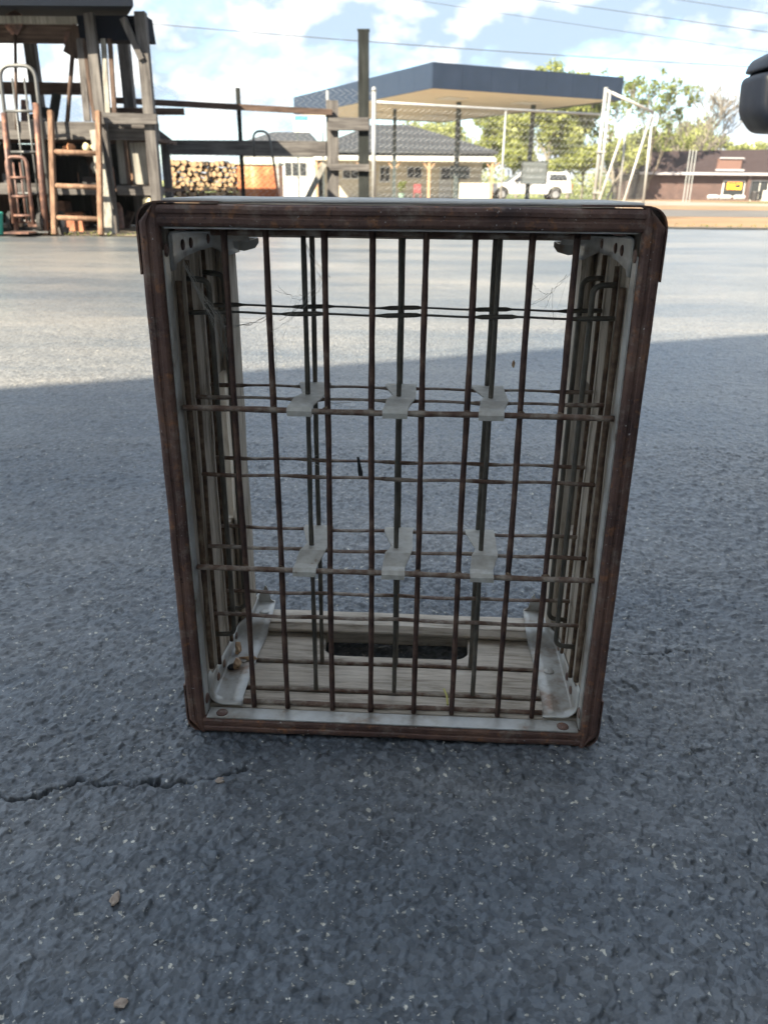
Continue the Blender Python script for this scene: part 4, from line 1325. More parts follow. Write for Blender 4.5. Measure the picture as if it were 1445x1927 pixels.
def hand_truck(loc, w, h, lean, mat, label, rot=0.0, red=False):
    o = thing('hand_truck', label, 'hand truck', loc, rot, world_coords=False)
    s = lean / h

    def q(x, z, dy=0.0):
        return (x, s * z + dy, z)
    frame = rounded([q(-w / 2, 0.09), q(-w / 2, h), q(w / 2, h), q(w / 2, 0.09)], w * 0.36, 7)
    MB().tube(frame, 0.016, 10).build('frame', mat, o, smooth=True)
    for z in (0.25 * h, 0.5 * h, 0.74 * h):
        MB().tube([q(-w / 2, z), q(0, z, -0.015), q(w / 2, z)], 0.011, 8).build('crossbar', mat, o, smooth=True)
    for x in (-w * 0.17, w * 0.17):
        MB().tube([q(x, 0.1), q(x, h * 0.93)], 0.009, 8).build('inner_bar', mat, o, smooth=True)
    MB().box(-w / 2 - 0.02, w / 2 + 0.02, -0.17, 0.0, 0.015, 0.028).build('toe_plate', mat, o)
    MB().tube([(-w / 2 - 0.07, 0.09, 0.1), (w / 2 + 0.07, 0.09, 0.1)], 0.01, 8).build('axle', mat, o)
    for sx in (-1, 1):
        x = sx * (w / 2 + 0.045)
        t = MB().lathe([(0.055, x - 0.022), (0.09, x - 0.016), (0.09, x + 0.016), (0.055, x + 0.022)], (0, 0.09, 0.1), 18, 0).build('wheel', 'tyre', o)
        MB().lathe([(0.02, x - 0.026), (0.052, x - 0.023), (0.052, x + 0.023), (0.02, x + 0.026)], (0, 0.09, 0.1), 14, 0).build('hub', 'rim', t)
    return o


hand_truck((-3.12, 7.50, 0.012), 0.30, 1.33, 0.10, 'hand_truck_grey', 'tall grey hand truck with a rounded handle leaning on the timber rack')
hand_truck((-3.15, 7.32, 0.012), 0.17, 0.62, 0.06, 'hand_truck', 'low rusty hand truck standing in front of the tall grey one')

# rusty steel tube upright in front of the rack
t = MB().tube([(-3.235, 7.36, 0.012), (-3.225, 7.37, 0.5), (-3.215, 7.42, 0.97)], 0.022, 10)
t2 = one(t, 'steel_pipe', 'hand_truck', 'rusty steel pipe leaning on the rack beside the low hand truck', 'pipe', base=(-3.235, 7.36, 0.012), smooth=True)
t = MB().tube([(-2.985, 7.38, 0.012), (-2.975, 7.42, 0.5), (-2.965, 7.50, 1.05)], 0.026, 10)
one(t, 'steel_pipe', 'hand_truck', 'thick dark rusty pipe leaning on the rack beside the ladder', 'pipe', base=(-2.985, 7.38, 0.012), smooth=True)


def shovel(x0, z0, x1, z1, y0, y1, label, blade=True, r=0.017):
    o = thing('long_handled_tool', label, 'garden tool', (x0, y0, z0), group='long handled tools leaning in the rack')
    MB().tube([(x0, y0, z0), (x1, y1, z1)], r, 8).build('handle', 'brown_z', o, smooth=True)
    if blade:
        d = Vector((x1 - x0, y1 - y0, z1 - z0)).normalized()
        p = Vector((x1, y1, z1))
        out = [(-0.03, -0.02), (0.03, -0.02), (0.075, 0.04), (0.07, 0.13), (0.0, 0.17), (-0.07, 0.13), (-0.075, 0.04)]
        mb = MB()
        k = len(out)
        vs = [(p + d * b + Vector((a, 0, 0)) + Vector((0, t - 1.2 * abs(a) * 0.3, 0))) for t in (0, 0.006) for a, b in out]
        mb.add(vs, [tuple(range(k)), tuple(range(2 * k - 1, k - 1, -1))] + [(i, (i + 1) % k, k + (i + 1) % k, k + i) for i in range(k)])
        mb.build('blade', 'hand_truck', o)
    return o


shovel(-3.26, 0.86, -3.19, 1.62, 7.74, 7.84, 'thin tool handle rising through the tall hand truck to the roof', True, 0.014)
shovel(-2.82, 0.93, -2.72, 1.50, 7.78, 7.86, 'dark spade standing on the rack beam left of the corner posts', True, 0.02)
for i, (xa, xb, w, mt, lab) in enumerate(((-2.60, -2.60, 0.055, 'yard_z', 'grey board standing upright left of the rack corner post'),
                                          (-2.54, -2.57, 0.03, 'brown_z', 'narrow brown board standing against the grey upright boards'),
                                          (-2.415, -2.405, 0.04, 'pale_board', 'pale board standing upright right of the inner rack post'),
                                          (-2.36, -2.35, 0.035, 'brown_z', 'brown board standing upright right of the pale board'))):
    one(MB().beam((xa, 7.66, 0.93 if i != 2 else 0.99), (xb, 7.72, 1.56), 0.03, w, (1, 0, 0)), 'upright_board', mt, lab, 'board', 'boards standing in the rack', base=(xa, 7.66, 0.93))
one(MB().beam((-2.462, 7.50, 0.012), (-2.545, 7.66, 0.86), 0.03, 0.085, (1, 0, 0)), 'leaning_plank', 'pale_board', 'pale grey plank leaning against the rack just right of the ladder', 'plank', base=(-2.462, 7.5, 0.012))
for (x, z, mt, r, sq, lab) in ((-2.80, 0.725, 'orange_item', 0.034, (1.1, 1, 1.0), 'orange brown lump on the rack shelf near the left ladder rail'),
                               (-2.845, 0.715, 'orange_item', 0.026, (1.0, 1, 1.0), 'small orange lump at the left ladder rail on the rack shelf'),
                               (-2.665, 0.725, 'cream_item', 0.040, (1.0, 1, 1.0), 'cream rounded lump on the rack shelf above the top rung'),
                               (-2.58, 0.728, 'cream_item', 0.034, (1.3, 1, .85), 'cream oblong lump on the rack shelf near the right ladder rail')):
    b_ = MB().box(x - r * 1.4, x + r * 1.4, 7.70, 7.76, z - r - 0.012, z - r - 0.001)
    one(blob((x, 7.73, z), r, sq, seed=int(x * -100), jit=.12), 'wood_offcut', mt, lab, 'offcut', base=(x, 7.73, z - r))
one(MB().box(-2.90, -2.50, 7.69, 7.755, 0.655, 0.685, 0.003), 'shelf_plank', 'brown_x', 'narrow brown plank carrying the orange and cream lumps', 'plank', base=(-2.7, 7.72, 0.655))
for (x, z, lab, mt) in ((-2.60, 0.30, 'dark rusty casting hanging under the lower rack beam', 'hand_truck'), (-2.62, 0.56, 'pale bent bracket hanging in the dark of the rack', 'pale_board'),
                        (-2.18, 0.27, 'pinkish round stone lying under the right rack shelf', 'cream_item')):
    one(blob((x, 7.78, z), 0.045, (1.0, .6, 1.1), seed=int(z * 100), jit=.4), 'scrap_piece', mt, lab, 'scrap', base=(x, 7.78, z - .04))
rk = random.Random(64)
for i in range(30):
    z0 = 0.392 if i % 3 == 0 else (0.012 if i % 3 == 1 else 0.832)
    x = rk.uniform(-3.6, -2.25)
    if i % 3 == 2 and x > -2.7:
        x -= 0.8
    y = rk.uniform(7.95, 8.7)
    w, h, dp = rk.uniform(0.03, 0.09), rk.uniform(0.06, 0.26), rk.uniform(0.03, 0.1)
    if i % 4 == 0:
        mb = MB().lathe([(w * 0.9, z0), (w, z0 + h * 0.1), (w * 0.95, z0 + h * 0.8), (w * 0.5, z0 + h)], (x, y, 0), 12)
    elif i % 4 == 1:
        mb = MB().beam((x, y, z0), (x + rk.uniform(-.15, .15), y + 0.1, z0 + h * 1.5), 0.03, w, (1, 0, 0))
    else:
        mb = MB().box(x - w, x + w, y - dp, y + dp, z0, z0 + h, 0.008)
    one(mb, 'scrap_piece', rk.choice(('hand_truck', 'brown_z', 'post_dark', 'yard_z', 'ladder', 'hand_truck_red', 'trim_black')),
        'dark piece of scrap among the clutter on the timber rack shelves', 'scrap', 'clutter on the timber rack shelves', base=(x, y, z0))
# teal bin at the left edge
tb = thing('plastic_bin', 'teal plastic bin cut off by the left edge beside the rack', 'bin', (-3.42, 7.3, 0.012))
MB().lathe([(0.085, 0.012), (0.105, 0.16), (0.106, 0.175)], (-3.42, 7.3, 0), 20).build('tub', 'teal', tb, smooth=False)
MB().lathe([(0.112, 0.175), (0.112, 0.19), (0.06, 0.205)], (-3.42, 7.3, 0), 20).build('lid', 'teal', tb)

# ------------------------------------------------------------------ timber corral in the middle distance
cor = thing('timber_fence', 'grey timber fence with one heavy level beam and a thin top rail behind the crate', 'fence', (-1.6, 10.0, 0))
MB().box(-2.58, -2.50, 9.96, 10.04, 0.0, 0.885, .006).build('post', 'yard_z', cor)
MB().box(-0.69, -0.555, 9.95, 10.05, 0.0, 1.31, .006).build('post', 'yard_z', cor)
MB().box(-1.695, -1.655, 9.98, 10.02, 0.0, 1.43, .004).build('post', 'post_dark', cor)
MB().box(-2.50, -0.69, 9.93, 10.01, 0.735, 0.895, .010).build('beam', 'yard_x', cor)
MB().beam((-3.05, 9.90, 1.285), (-0.62, 9.90, 1.185), 0.045, 0.06).build('top_rail', 'brown_x', cor)
MB().beam((-2.70, 9.88, 1.03), (-2.46, 9.88, 0.86), 0.045, 0.09).build('brace', 'yard_x', cor)
MB().beam((-0.715, 9.90, 0.66), (-0.93, 9.90, 0.27), 0.05, 0.06).build('brace', 'pale_board', cor)
gp = thing('tall_post', 'tall dark square timber post rising left of the filling station canopy', 'post', (-0.27, 10.0, 0))
MB().box(-0.332, -0.212, 9.94, 10.06, 0.0, 1.985, .004).build('shaft', 'post_dark', gp)
MB().box(-0.338, -0.206, 9.934, 10.066, 1.985, 2.0).build('cap', 'post_dark', gp)
one(MB().box(-0.66, -0.205, 9.88, 9.93, 1.005, 1.135, .006), 'fence_board', 'yard_x', 'upper grey board joining the tall dark post to its neighbour', 'board', base=(-0.43, 9.9, 1.005))
one(MB().box(-0.66, -0.205, 9.88, 9.93, 0.59, 0.66, .006), 'fence_board', 'yard_x', 'lower grey board joining the tall dark post to its neighbour', 'board', base=(-0.43, 9.9, 0.59))
hp = thing('hooped_pipe', 'bent hoop of grey pipe with one red brown leg leaning on the timber fence', 'pipe', (-1.25, 9.8, 0))
MB().tube(rounded([(-1.50, 9.84, 0.72), (-1.505, 9.84, 0.985), (-1.33, 9.83, 0.985), (-1.275, 9.80, 0.62)], 0.09, 6), 0.013, 8).build('hoop', 'hand_truck_grey', hp, smooth=True)
MB().tube([(-1.275, 9.80, 0.62), (-1.20, 9.74, 0.0)], 0.015, 8).build('leg', 'hand_truck_red', hp, smooth=True)

# firewood stack and rusty bin
fw_base = (-2.45, 11.7, 0)
log_meshes = []
for vi in range(5):
    rl = random.Random(vi)
    k = rl.choice((5, 6, 7, 8))
    rs = [rl.uniform(0.75, 1.15) for _ in range(k)]
    mb = MB()
    ring0 = [(rs[i] * math.cos(2 * math.pi * i / k), -0.5, rs[i] * math.sin(2 * math.pi * i / k)) for i in range(k)]
    ring1 = [(p[0] * 0.95, 0.5, p[2] * 1.03) for p in ring0]
    me = bpy.data.meshes.new('firewood_log')
    me.from_pydata(ring0 + ring1, [], [tuple(range(k)), tuple(range(2 * k - 1, k - 1, -1))] + [(i, (i + 1) % k, k + (i + 1) % k, k + i) for i in range(k)])
    me.materials.append(M['log_end']); me.materials.append(M['log_bark'])
    for f in me.polygons:
        f.material_index = 0 if f.index < 2 else 1
    me.update()
    log_meshes.append(me)
rl = random.Random(31)
z, row = 0.02, 0
while z < 0.70:
    x = -2.94 + (row % 2) * 0.03
    while x < -1.99:
        r = rl.uniform(0.026, 0.044)
        if z + r < 0.715 - 0.03 * math.sin((x + 2.9) * 2.0) and z > 0.16:
            o = bpy.data.objects.new('firewood_log', rl.choice(log_meshes))
            col.objects.link(o)
            o.location = (x, 11.7 + rl.uniform(-0.05, 0.05), z + r)
            o.scale = (r, rl.uniform(0.28, 0.38), r)
            o.rotation_euler = (rl.uniform(-.06, .06), rl.uniform(0, 6.28), rl.uniform(-.1, .1))
            tag(o, 'split tan firewood log in the stack beside the rusty bin', 'log', 'firewood logs stacked beside the rusty bin')
        x += 2 * r * 0.97
    z += 0.062
    row += 1
one(MB().box(-3.0, -1.97, 11.5, 11.9, 0.0, 0.175, .006), 'log_pallet', 'yard_x', 'grey timber base under the firewood stack', 'pallet', base=(-2.45, 11.7, 0))
bn = thing('metal_bin', 'rusty orange and white sheet metal bin beside the firewood stack', 'bin', (-1.73, 11.8, 0))
MB().box(-2.00, -1.46, 11.52, 12.1, 0.0, 0.675).build('tub', 'tank_rust', bn, bevel=0.01)
MB().box(-2.02, -1.44, 11.50, 12.12, 0.675, 0.705).build('rim', 'tank_rim', bn)
MB().box(-1.475, -1.44, 11.505, 11.535, 0.0, 0.672).build('corner_post', 'fence_white', bn)

# ------------------------------------------------------------------ chain link fences
def chain_mesh(a, b, z0, z1, pitch=0.082, r=0.0031, lean=(0, 0)):
    """Zigzag wires woven between two points; zigzag runs upwards."""
    a, b = Vector((a[0], a[1], 0)), Vector((b[0], b[1], 0))
    d = (b - a)
    L = d.length
    d.normalize()
    nrm = Vector((-d.y, d.x, 0))
    n = int(L / pitch)
    m = int((z1 - z0) / (pitch / 1.0)) * 2
    mb = MB()
    for i in range(n):
        pts = []
        for j in range(m + 1):
            off = (pitch * 0.52) * (1 if j % 2 else -1)
            p = a + d * ((i + 0.5) * pitch + off) + nrm * (0.003 * (1 if (i + j) % 2 else -1))
            zz = z0 + (z1 - z0) * j / m
            pts.append((p.x + lean[0] * zz, p.y + lean[1] * zz, zz))
        mb.tube(pts, r, 3, caps=False)
    return mb


cf = thing('chain_link_fence', 'galvanised chain link fence with pipe rail running right from the tall post', 'fence', (1.4, 11.8, 0))
fa, fb = (-0.172, 11.0), (3.046, 12.7)


def fpt(t, z):
    return (fa[0] + (fb[0] - fa[0]) * t, fa[1] + (fb[1] - fa[1]) * t, z)


MB().tube([fpt(0, 0), fpt(0, 1.51)], 0.026, 12).build('end_post', 'fence_zinc', cf, smooth=True)
MB().lathe([(0.030, 1.505), (0.030, 1.525), (0.022, 1.545), (0.008, 1.555)], fpt(0, 0), 12).build('post_cap', 'fence_zinc', cf, smooth=True)
MB().tube([fpt(0, 1.385), fpt(.5, 1.39), fpt(1, 1.40)], 0.017, 10).build('top_rail', 'fence_zinc', cf, smooth=True)
MB().tube([fpt(0.545, 0), fpt(0.545, 1.385)], 0.014, 10).build('line_post', 'fence_zinc', cf, smooth=True)
chain_mesh(fpt(0, 0)[:2], fpt(1, 0)[:2], 0.05, 1.38).build('wire_mesh', 'mesh_wire', cf)

lf = thing('chain_link_fence', 'long chain link fence running left behind the timber fence and rack', 'fence', (-2.6, 10.9, 0))
MB().tube([(-5.2, 10.8, 0), (-5.2, 10.8, 1.55)], 0.024, 10).build('end_post', 'fence_zinc', lf, smooth=True)
MB().tube([(-2.95, 10.87, 0), (-2.95, 10.87, 1.55)], 0.018, 10).build('line_post', 'fence_zinc', lf, smooth=True)
MB().tube([(-0.74, 10.95, 0), (-0.74, 10.95, 1.5)], 0.018, 10).build('line_post', 'fence_zinc', lf, smooth=True)
chain_mesh((-5.2, 10.8), (-0.20, 10.98), 0.05, 1.52).build('wire_mesh', 'mesh_wire', lf)

gt = thing('chain_link_gate', 'leaning chain link gate panel with two bright slanting pipes right of the canopy', 'gate', (3.45, 12.9, 0))
MB().tube([(3.073, 12.70, 0), (3.081, 12.70, 1.745)], 0.028, 12).build('post', 'fence_zinc', gt, smooth=True)
MB().tube([(3.128, 12.66, 0), (3.135, 12.66, 1.70)], 0.018, 10).build('post', 'fence_zinc', gt, smooth=True)
MB().tube([(3.10, 12.68, 1.70), (3.80, 12.72, 1.437)], 0.020, 10).build('top_pipe', 'fence_white', gt, smooth=True)
MB().tube([(3.05, 12.55, 0.0), (3.462, 12.70, 1.475)], 0.017, 10).build('slanting_pipe', 'fence_white', gt, smooth=True)
MB().tube([(3.42, 12.55, 0.0), (3.770, 12.72, 1.40)], 0.017, 10).build('slanting_pipe', 'fence_white', gt, smooth=True)
MB().tube([(3.825, 12.75, 0), (3.80, 12.75, 1.43)], 0.019, 10).build('post', 'fence_zinc', gt, smooth=True)
MB().tube([(3.47, 12.80, 0), (3.45, 12.80, 1.48)], 0.016, 10).build('post', 'fence_zinc', gt, smooth=True)
chain_mesh((3.08, 12.78), (3.82, 12.78), 0.05, 1.42, 0.045).build('wire_mesh', 'mesh_wire', gt)
for z in (0.9, 0.35):
    MB().box(3.04, 3.16, 12.64, 12.73, z, z + 0.025).build('hinge', 'fence_zinc', gt)

# ------------------------------------------------------------------ filling station canopy
A = Vector((1.62, 33.0)); Bv = Vector((9.67, 36.3)); u = Vector((0.898, 0.440)).normalized(); v = Vector((-u.y, u.x))
LW, LD = 8.95, 14.8
can = thing('filling_station_canopy', 'large flat canopy with navy fascia and cream underside on dark columns', 'canopy', (3.2, 41.5, 0))


def cpt(s, t, z):
    p = A + u * s + v * t
    return (p.x, p.y, z)


def slab(s0, s1, t0, t1, z0, z1):
    vs = [cpt(s, t, z) for s in (s0, s1) for t in (t0, t1) for z in (z0, z1)]
    return MB().add(vs, [(0, 1, 3, 2), (4, 6, 7, 5), (0, 4, 5, 1), (2, 3, 7, 6), (0, 2, 6, 4), (1, 5, 7, 3)])


slab(0.10, LW - 0.1, 0.10, LD - 0.1, 3.78, 3.86).build('soffit', 'soffit', can)
slab(0.08, LW - 0.08, 0.08, LD - 0.08, 4.40, 4.48).build('roof_deck', 'roof_tar', can)
npan = 7
for i in range(npan):
    g = 0.004
    slab(LW * i / npan + g, LW * (i + 1) / npan - g, 0.0, 0.08, 3.75, 4.60).build('fascia_panel', 'canopy_navy', can)
    slab(LW * i / npan + g, LW * (i + 1) / npan - g, LD - 0.08, LD, 3.75, 4.60).build('fascia_panel', 'canopy_navy', can)
for i in range(11):
    g = 0.004
    slab(0.0, 0.08, 0.085 + (LD - .17) * i / 11 + g, 0.085 + (LD - .17) * (i + 1) / 11 - g, 3.75, 4.60).build('fascia_panel', 'canopy_navy', can)
    slab(LW - 0.08, LW, 0.085 + (LD - .17) * i / 11 + g, 0.085 + (LD - .17) * (i + 1) / 11 - g, 3.75, 4.60).build('fascia_panel', 'canopy_navy', can)
for (s, t) in ((2.6, 3.0), (6.3, 3.0), (2.6, 11.0), (6.3, 11.0)):
    c0 = cpt(s, t, 0)
    slab(s - .5, s + .5, t - .5, t + .5, 3.745, 3.779).build('soffit_light', 'white_metal', can)
for (x, y, w) in ((3.06, 38.5, 0.20), (3.42, 42.5, 0.17), (6.45, 39.5, 0.19), (0.335, 42.0, 0.17)):
    MB().box(x - w / 2, x + w / 2, y - w / 2, y + w / 2, gz(y), 3.78).build('column', 'column', can)
pu = thing('equipment_box', 'dark equipment box between the two middle canopy columns', 'box', (3.3, 40.2, gz(40)))
MB().box(2.92, 3.70, 40.0, 40.3, 0.72, 1.30).build('case', 'column', pu, bevel=0.02)
MB().box(3.24, 3.36, 40.1, 40.2, gz(40), 0.72).build('stand', 'column', pu)
sg = thing('board_sign', 'pale grey green framed sign on the right canopy column', 'sign', (6.45, 38.2, gz(38)))
MB().box(5.95, 7.0, 38.15, 38.20, 0.58, 1.42).build('panel', 'sign_grey', sg)
for (x0, x1, z0, z1) in ((5.90, 7.05, 1.42, 1.47), (5.90, 7.05, 0.53, 0.58), (5.90, 5.95, 0.58, 1.42), (7.0, 7.05, 0.58, 1.42)):
    MB().box(x0, x1, 38.13, 38.22, z0, z1).build('frame', 'sign_frame', sg)
for i, (x, z, w, h) in enumerate(((6.15, 1.12, .08, .22), (6.30, 1.10, .13, .16), (6.46, 1.12, .05, .22), (6.56, 1.12, .05, .22), (6.68, 1.10, .13, .16))):
    MB().box(x, x + w, 38.143, 38.147, z - h / 2, z + h / 2).build('faded_mark', 'sign_ink', sg)
MB().box(6.15, 6.8, 38.143, 38.147, 0.78, 0.84).build('faded_mark', 'sign_ink', sg)
ws = thing('hanging_sign', 'white sign with a blue block hanging under the left end of the canopy', 'sign', (-3.4, 38.0, gz(38)))
MB().box(-4.05, -2.68, 38.0, 38.08, 2.52, 3.18).build('panel', 'white_metal', ws)
MB().box(-4.0, -3.42, 37.985, 37.996, 2.98, 3.16).build('blue_block', 'sign_blue', ws)
for x in (-3.9, -2.8):
    MB().box(x - .03, x + .03, 38.02, 38.06, gz(38), 2.52).build('leg', 'column', ws)

# ------------------------------------------------------------------ store behind the canopy
st = thing('store_building', 'low cream store with dark hip roof, white porch roof and timber posts', 'building', (1.5, 62, gz(62)))
g0 = gz(61) + 0.006
MB().box(-4.6, 6.75, 61.6, 69.5, g0, 2.5).build('wall', 'cream_wall', st)
# hip roof
hv = [(-5.4, 59.6, 2.62), (7.58, 59.6, 2.62), (7.58, 70.3, 2.62), (-5.4, 70.3, 2.62), (-1.2, 64.9, 4.55), (1.6, 64.9, 4.55)]
hv2 = [(x, y, z - 0.14) for x, y, z in hv[:4]]
MB().add(hv + hv2, [(0, 1, 5, 4), (1, 2, 5), (2, 3, 4, 5), (3, 0, 4), (6, 7, 1, 0), (7, 8, 2, 1), (8, 9, 3, 2), (9, 6, 0, 3), (9, 8, 7, 6)]).build('roof', 'store_roof', st)
for i in range(40):
    x = -5.2 + i * 0.32
    # standing seams on the front slope
    def zf(px, py):
        return 2.62 + (py - 59.6) / 5.3 * 1.93
    ytop = 64.9
    if x > 1.6: ytop = 59.6 + 5.3 * (7.58 - x) / (7.58 - 1.6)
    if x < -1.2: ytop = 59.6 + 5.3 * (x + 5.4) / (5.4 - 1.2)
    if ytop > 59.9:
        MB().beam((x, 59.62, zf(x, 59.62) + .02), (x, ytop, zf(x, ytop) + .02), 0.04, 0.05).build('roof_seam', 'store_roof', st)
# white porch roof, sloping down to the front
MB().prism([(61.0, 2.50), (58.6, 2.10), (58.6, 2.02), (61.0, 2.36)], 0, -5.0, 7.35).build('porch_roof', 'white_metal', st)
MB().box(-5.0, 7.35, 58.52, 58.60, 1.95, 2.10).build('porch_beam', 'cream_wall', st)
for x in (-4.8, -1.7, 0.45, 2.83, 7.1):
    p_ = MB().box(x - .09, x + .09, 58.62, 58.80, g0, 1.95).build('porch_post', 'porch_wood', st)
    for s in (-1, 1):
        MB().beam((x + s * .05, 58.71, 1.45), (x + s * .45, 58.71, 1.93), .08, .08, (0, 1, 0)).build('brace', 'porch_wood', p_)
for (x0, x1, z0, z1) in ((1.38, 2.48, 0.88, 1.68), (-0.55, 0.22, 0.6, 1.7), (-3.2, -2.0, 0.8, 1.7), (5.0, 5.9, 0.9, 1.7)):
    w_ = MB().box(x0, x1, 61.54, 61.598, z0, z1).build('window', 'white_metal', st)
    MB().box(x0 + .07, (x0 + x1) / 2 - .03, 61.52, 61.538, z0 + .07, z1 - .07).build('pane', 'glass_dark', w_)
    MB().box((x0 + x1) / 2 + .03, x1 - .07, 61.52, 61.538, z0 + .07, z1 - .07).build('pane', 'glass_dark', w_)
dr = MB().box(3.7, 4.6, 61.54, 61.598, g0, 1.72).build('door', 'white_wall', st)
MB().box(3.85, 4.45, 61.525, 61.538, 0.85, 1.6).build('pane', 'glass_dark', dr)
MB().box(4.8, 7.2, 58.9, 58.98, g0, 0.62).build('porch_rail_panel', 'cream_wall', st)
# left wing
lw = thing('store_wing', 'lower white wing with dark roof left of the cream store', 'building', (-7, 62, gz(62)))
MB().box(-10.2, -4.9, 60.6, 66, g0, 2.75).build('wall', 'white_wall', lw)
MB().add([(-10.8, 60.0, 2.85), (-4.7, 60.0, 2.85), (-4.7, 66.5, 2.85), (-10.8, 66.5, 2.85), (-8.2, 63.2, 3.9), (-5.6, 63.2, 3.9)] + [(-10.8, 60.0, 2.72), (-4.7, 60.0, 2.72), (-4.7, 66.5, 2.72), (-10.8, 66.5, 2.72)],
         [(0, 1, 5, 4), (1, 2, 5), (2, 3, 4, 5), (3, 0, 4), (6, 7, 1, 0), (7, 8, 2, 1), (8, 9, 3, 2), (9, 6, 0, 3), (9, 8, 7, 6)]).build('roof', 'store_roof', lw)
for (x0, x1, z0, z1) in ((-7.2, -5.6, 0.9, 1.9), (-9.6, -8.2, 0.9, 1.9)):
    w_ = MB().box(x0, x1, 60.54, 60.598, z0, z1).build('window', 'white_metal', lw)
    for kx in range(3):
        xa = x0 + 0.06 + kx * (x1 - x0 - 0.06) / 3
        MB().box(xa, xa + (x1 - x0 - 0.06) / 3 - 0.06, 60.52, 60.538, z0 + .07, z1 - .07).build('pane', 'glass_dark', w_)
# red chair and potted plant on the porch
ch = thing('porch_chair', 'red chair on the porch of the cream store', 'chair', (2.05, 58.3, gz(58)))
gg = gz(58) + 0.004
MB().box(1.80, 2.30, 58.05, 58.5, gg + 0.40, gg + 0.46).build('seat', 'red_paint', ch)
MB().box(1.80, 2.30, 58.45, 58.5, gg + 0.46, gg + 0.95).build('backrest', 'red_paint', ch)
for x in (1.83, 2.27):
    for y in (58.08, 58.47):
        MB().box(x - .02, x + .02, y - .02, y + .02, gg, gg + 0.40).build('leg', 'red_paint', ch)


def leaf_cloud(centers, radii, n, size, seed, flat=0.8):
    """Leaf quads scattered through clumps; returns verts, faces as arrays."""
    r_ = np.random.default_rng(seed)
    centers = np.array(centers); radii = np.array(radii)
    pick = r_.choice(len(centers), n, p=(radii ** 2) / np.sum(radii ** 2))
    d = r_.normal(size=(n, 3)); d /= np.linalg.norm(d, axis=1)[:, None]
    rad = radii[pick] * (r_.random(n) ** 0.45)
    p = centers[pick] + d * rad[:, None] * np.array([1, 1, flat])
    t1 = r_.normal(size=(n, 3)); t1 /= np.linalg.norm(t1, axis=1)[:, None]
    t2 = np.cross(t1, r_.normal(size=(n, 3))); t2 /= np.linalg.norm(t2, axis=1)[:, None]
    s = size * (0.5 + r_.random(n))[:, None]
    q = np.stack([p - t1 * s, p + t2 * s * 0.55, p + t1 * s, p - t2 * s * 0.55], 1).reshape(-1, 3)
    f = np.arange(4 * n).reshape(-1, 4)
    return q, f


def np_mesh(name, q, f, mat):
    me = bpy.data.meshes.new(name)
    me.vertices.add(len(q)); me.vertices.foreach_set('co', q.astype(np.float32).ravel())
    me.loops.add(f.size); me.loops.foreach_set('vertex_index', f.astype(np.int32).ravel())
    me.polygons.add(len(f))
    me.polygons.foreach_set('loop_start', np.arange(0, f.size, 4, dtype=np.int32))
    me.polygons.foreach_set('loop_total', np.full(len(f), 4, dtype=np.int32))
    me.update(calc_edges=True)
    me.materials.append(M[mat])
    return me


pp = thing('potted_plant', 'dark green potted shrub beside the red porch chair', 'potted plant', (1.0, 58.2, gg))
MB().lathe([(0.16, gg), (0.24, gg + 0.35), (0.26, gg + 0.38)], (1.0, 58.2, 0), 14).build('pot', 'green_pot', pp)
q, f = leaf_cloud([(0, 0, 0.7), (0.1, 0, 1.0), (-.1, .05, .85)], [0.3, 0.22, .25], 220, 0.07, 3)
o = bpy.data.objects.new('foliage', np_mesh('foliage', q, f, 'leaf_olive')); col.objects.link(o); o.parent = pp

# ------------------------------------------------------------------ white pickup with camper shell
pk = thing('pickup_truck', 'white pickup truck with a camper shell parked under the trees', 'pickup', (9.75, 60.2, gz(60)), R(4), world_coords=False)
# local: x along the truck, front at -x ; y across ; z up
body = [(-2.95, 0.48), (-2.98, 0.80), (-2.86, 1.02), (-1.75, 1.12), (-1.45, 1.13), (2.85, 1.10), (2.95, 0.95), (2.95, 0.50), (2.42, 0.46)]
for i in range(9):
    a = math.pi * i / 8
    body.append((1.85 + 0.50 * math.cos(a), 0.46 + 0.42 * math.sin(a)))
body += [(1.30, 0.40), (-1.38, 0.40)]
for i in range(9):
    a = math.pi * i / 8
    body.append((-1.90 + 0.50 * math.cos(a), 0.44 + 0.42 * math.sin(a)))
mb = MB(); mb.prism([(p[0], p[1]) for p in body], 1, -0.95, 0.95)
mb.build('body', 'car_white', pk, bevel=0.04, segs=3)
cabp = [(-1.55, 1.12), (-0.62, 1.74), (-0.35, 1.80), (0.90, 1.80), (1.02, 1.12)]
mb = MB()
k = len(cabp)
mb.add([(x, -0.92 + (z - 1.12) * 0.22, z) for x, z in cabp] + [(x, 0.92 - (z - 1.12) * 0.22, z) for x, z in cabp],
       [tuple(range(k)), tuple(range(2 * k - 1, k - 1, -1))] + [(i, k + i, k + (i + 1) % k, (i + 1) % k) for i in range(k)])
cab_o = mb.build('cab', 'car_white', pk, bevel=0.03)
shp = [(1.06, 1.10), (1.10, 1.84), (2.72, 1.80), (2.90, 1.10)]
mb = MB()
k = 4
mb.add([(x, -0.93 + (z - 1.1) * 0.16, z) for x, z in shp] + [(x, 0.93 - (z - 1.1) * 0.16, z) for x, z in shp],
       [tuple(range(k)), tuple(range(2 * k - 1, k - 1, -1))] + [(i, k + i, k + (i + 1) % k, (i + 1) % k) for i in range(k)])
sh_o = mb.build('camper_shell', 'car_white', pk, bevel=0.03)


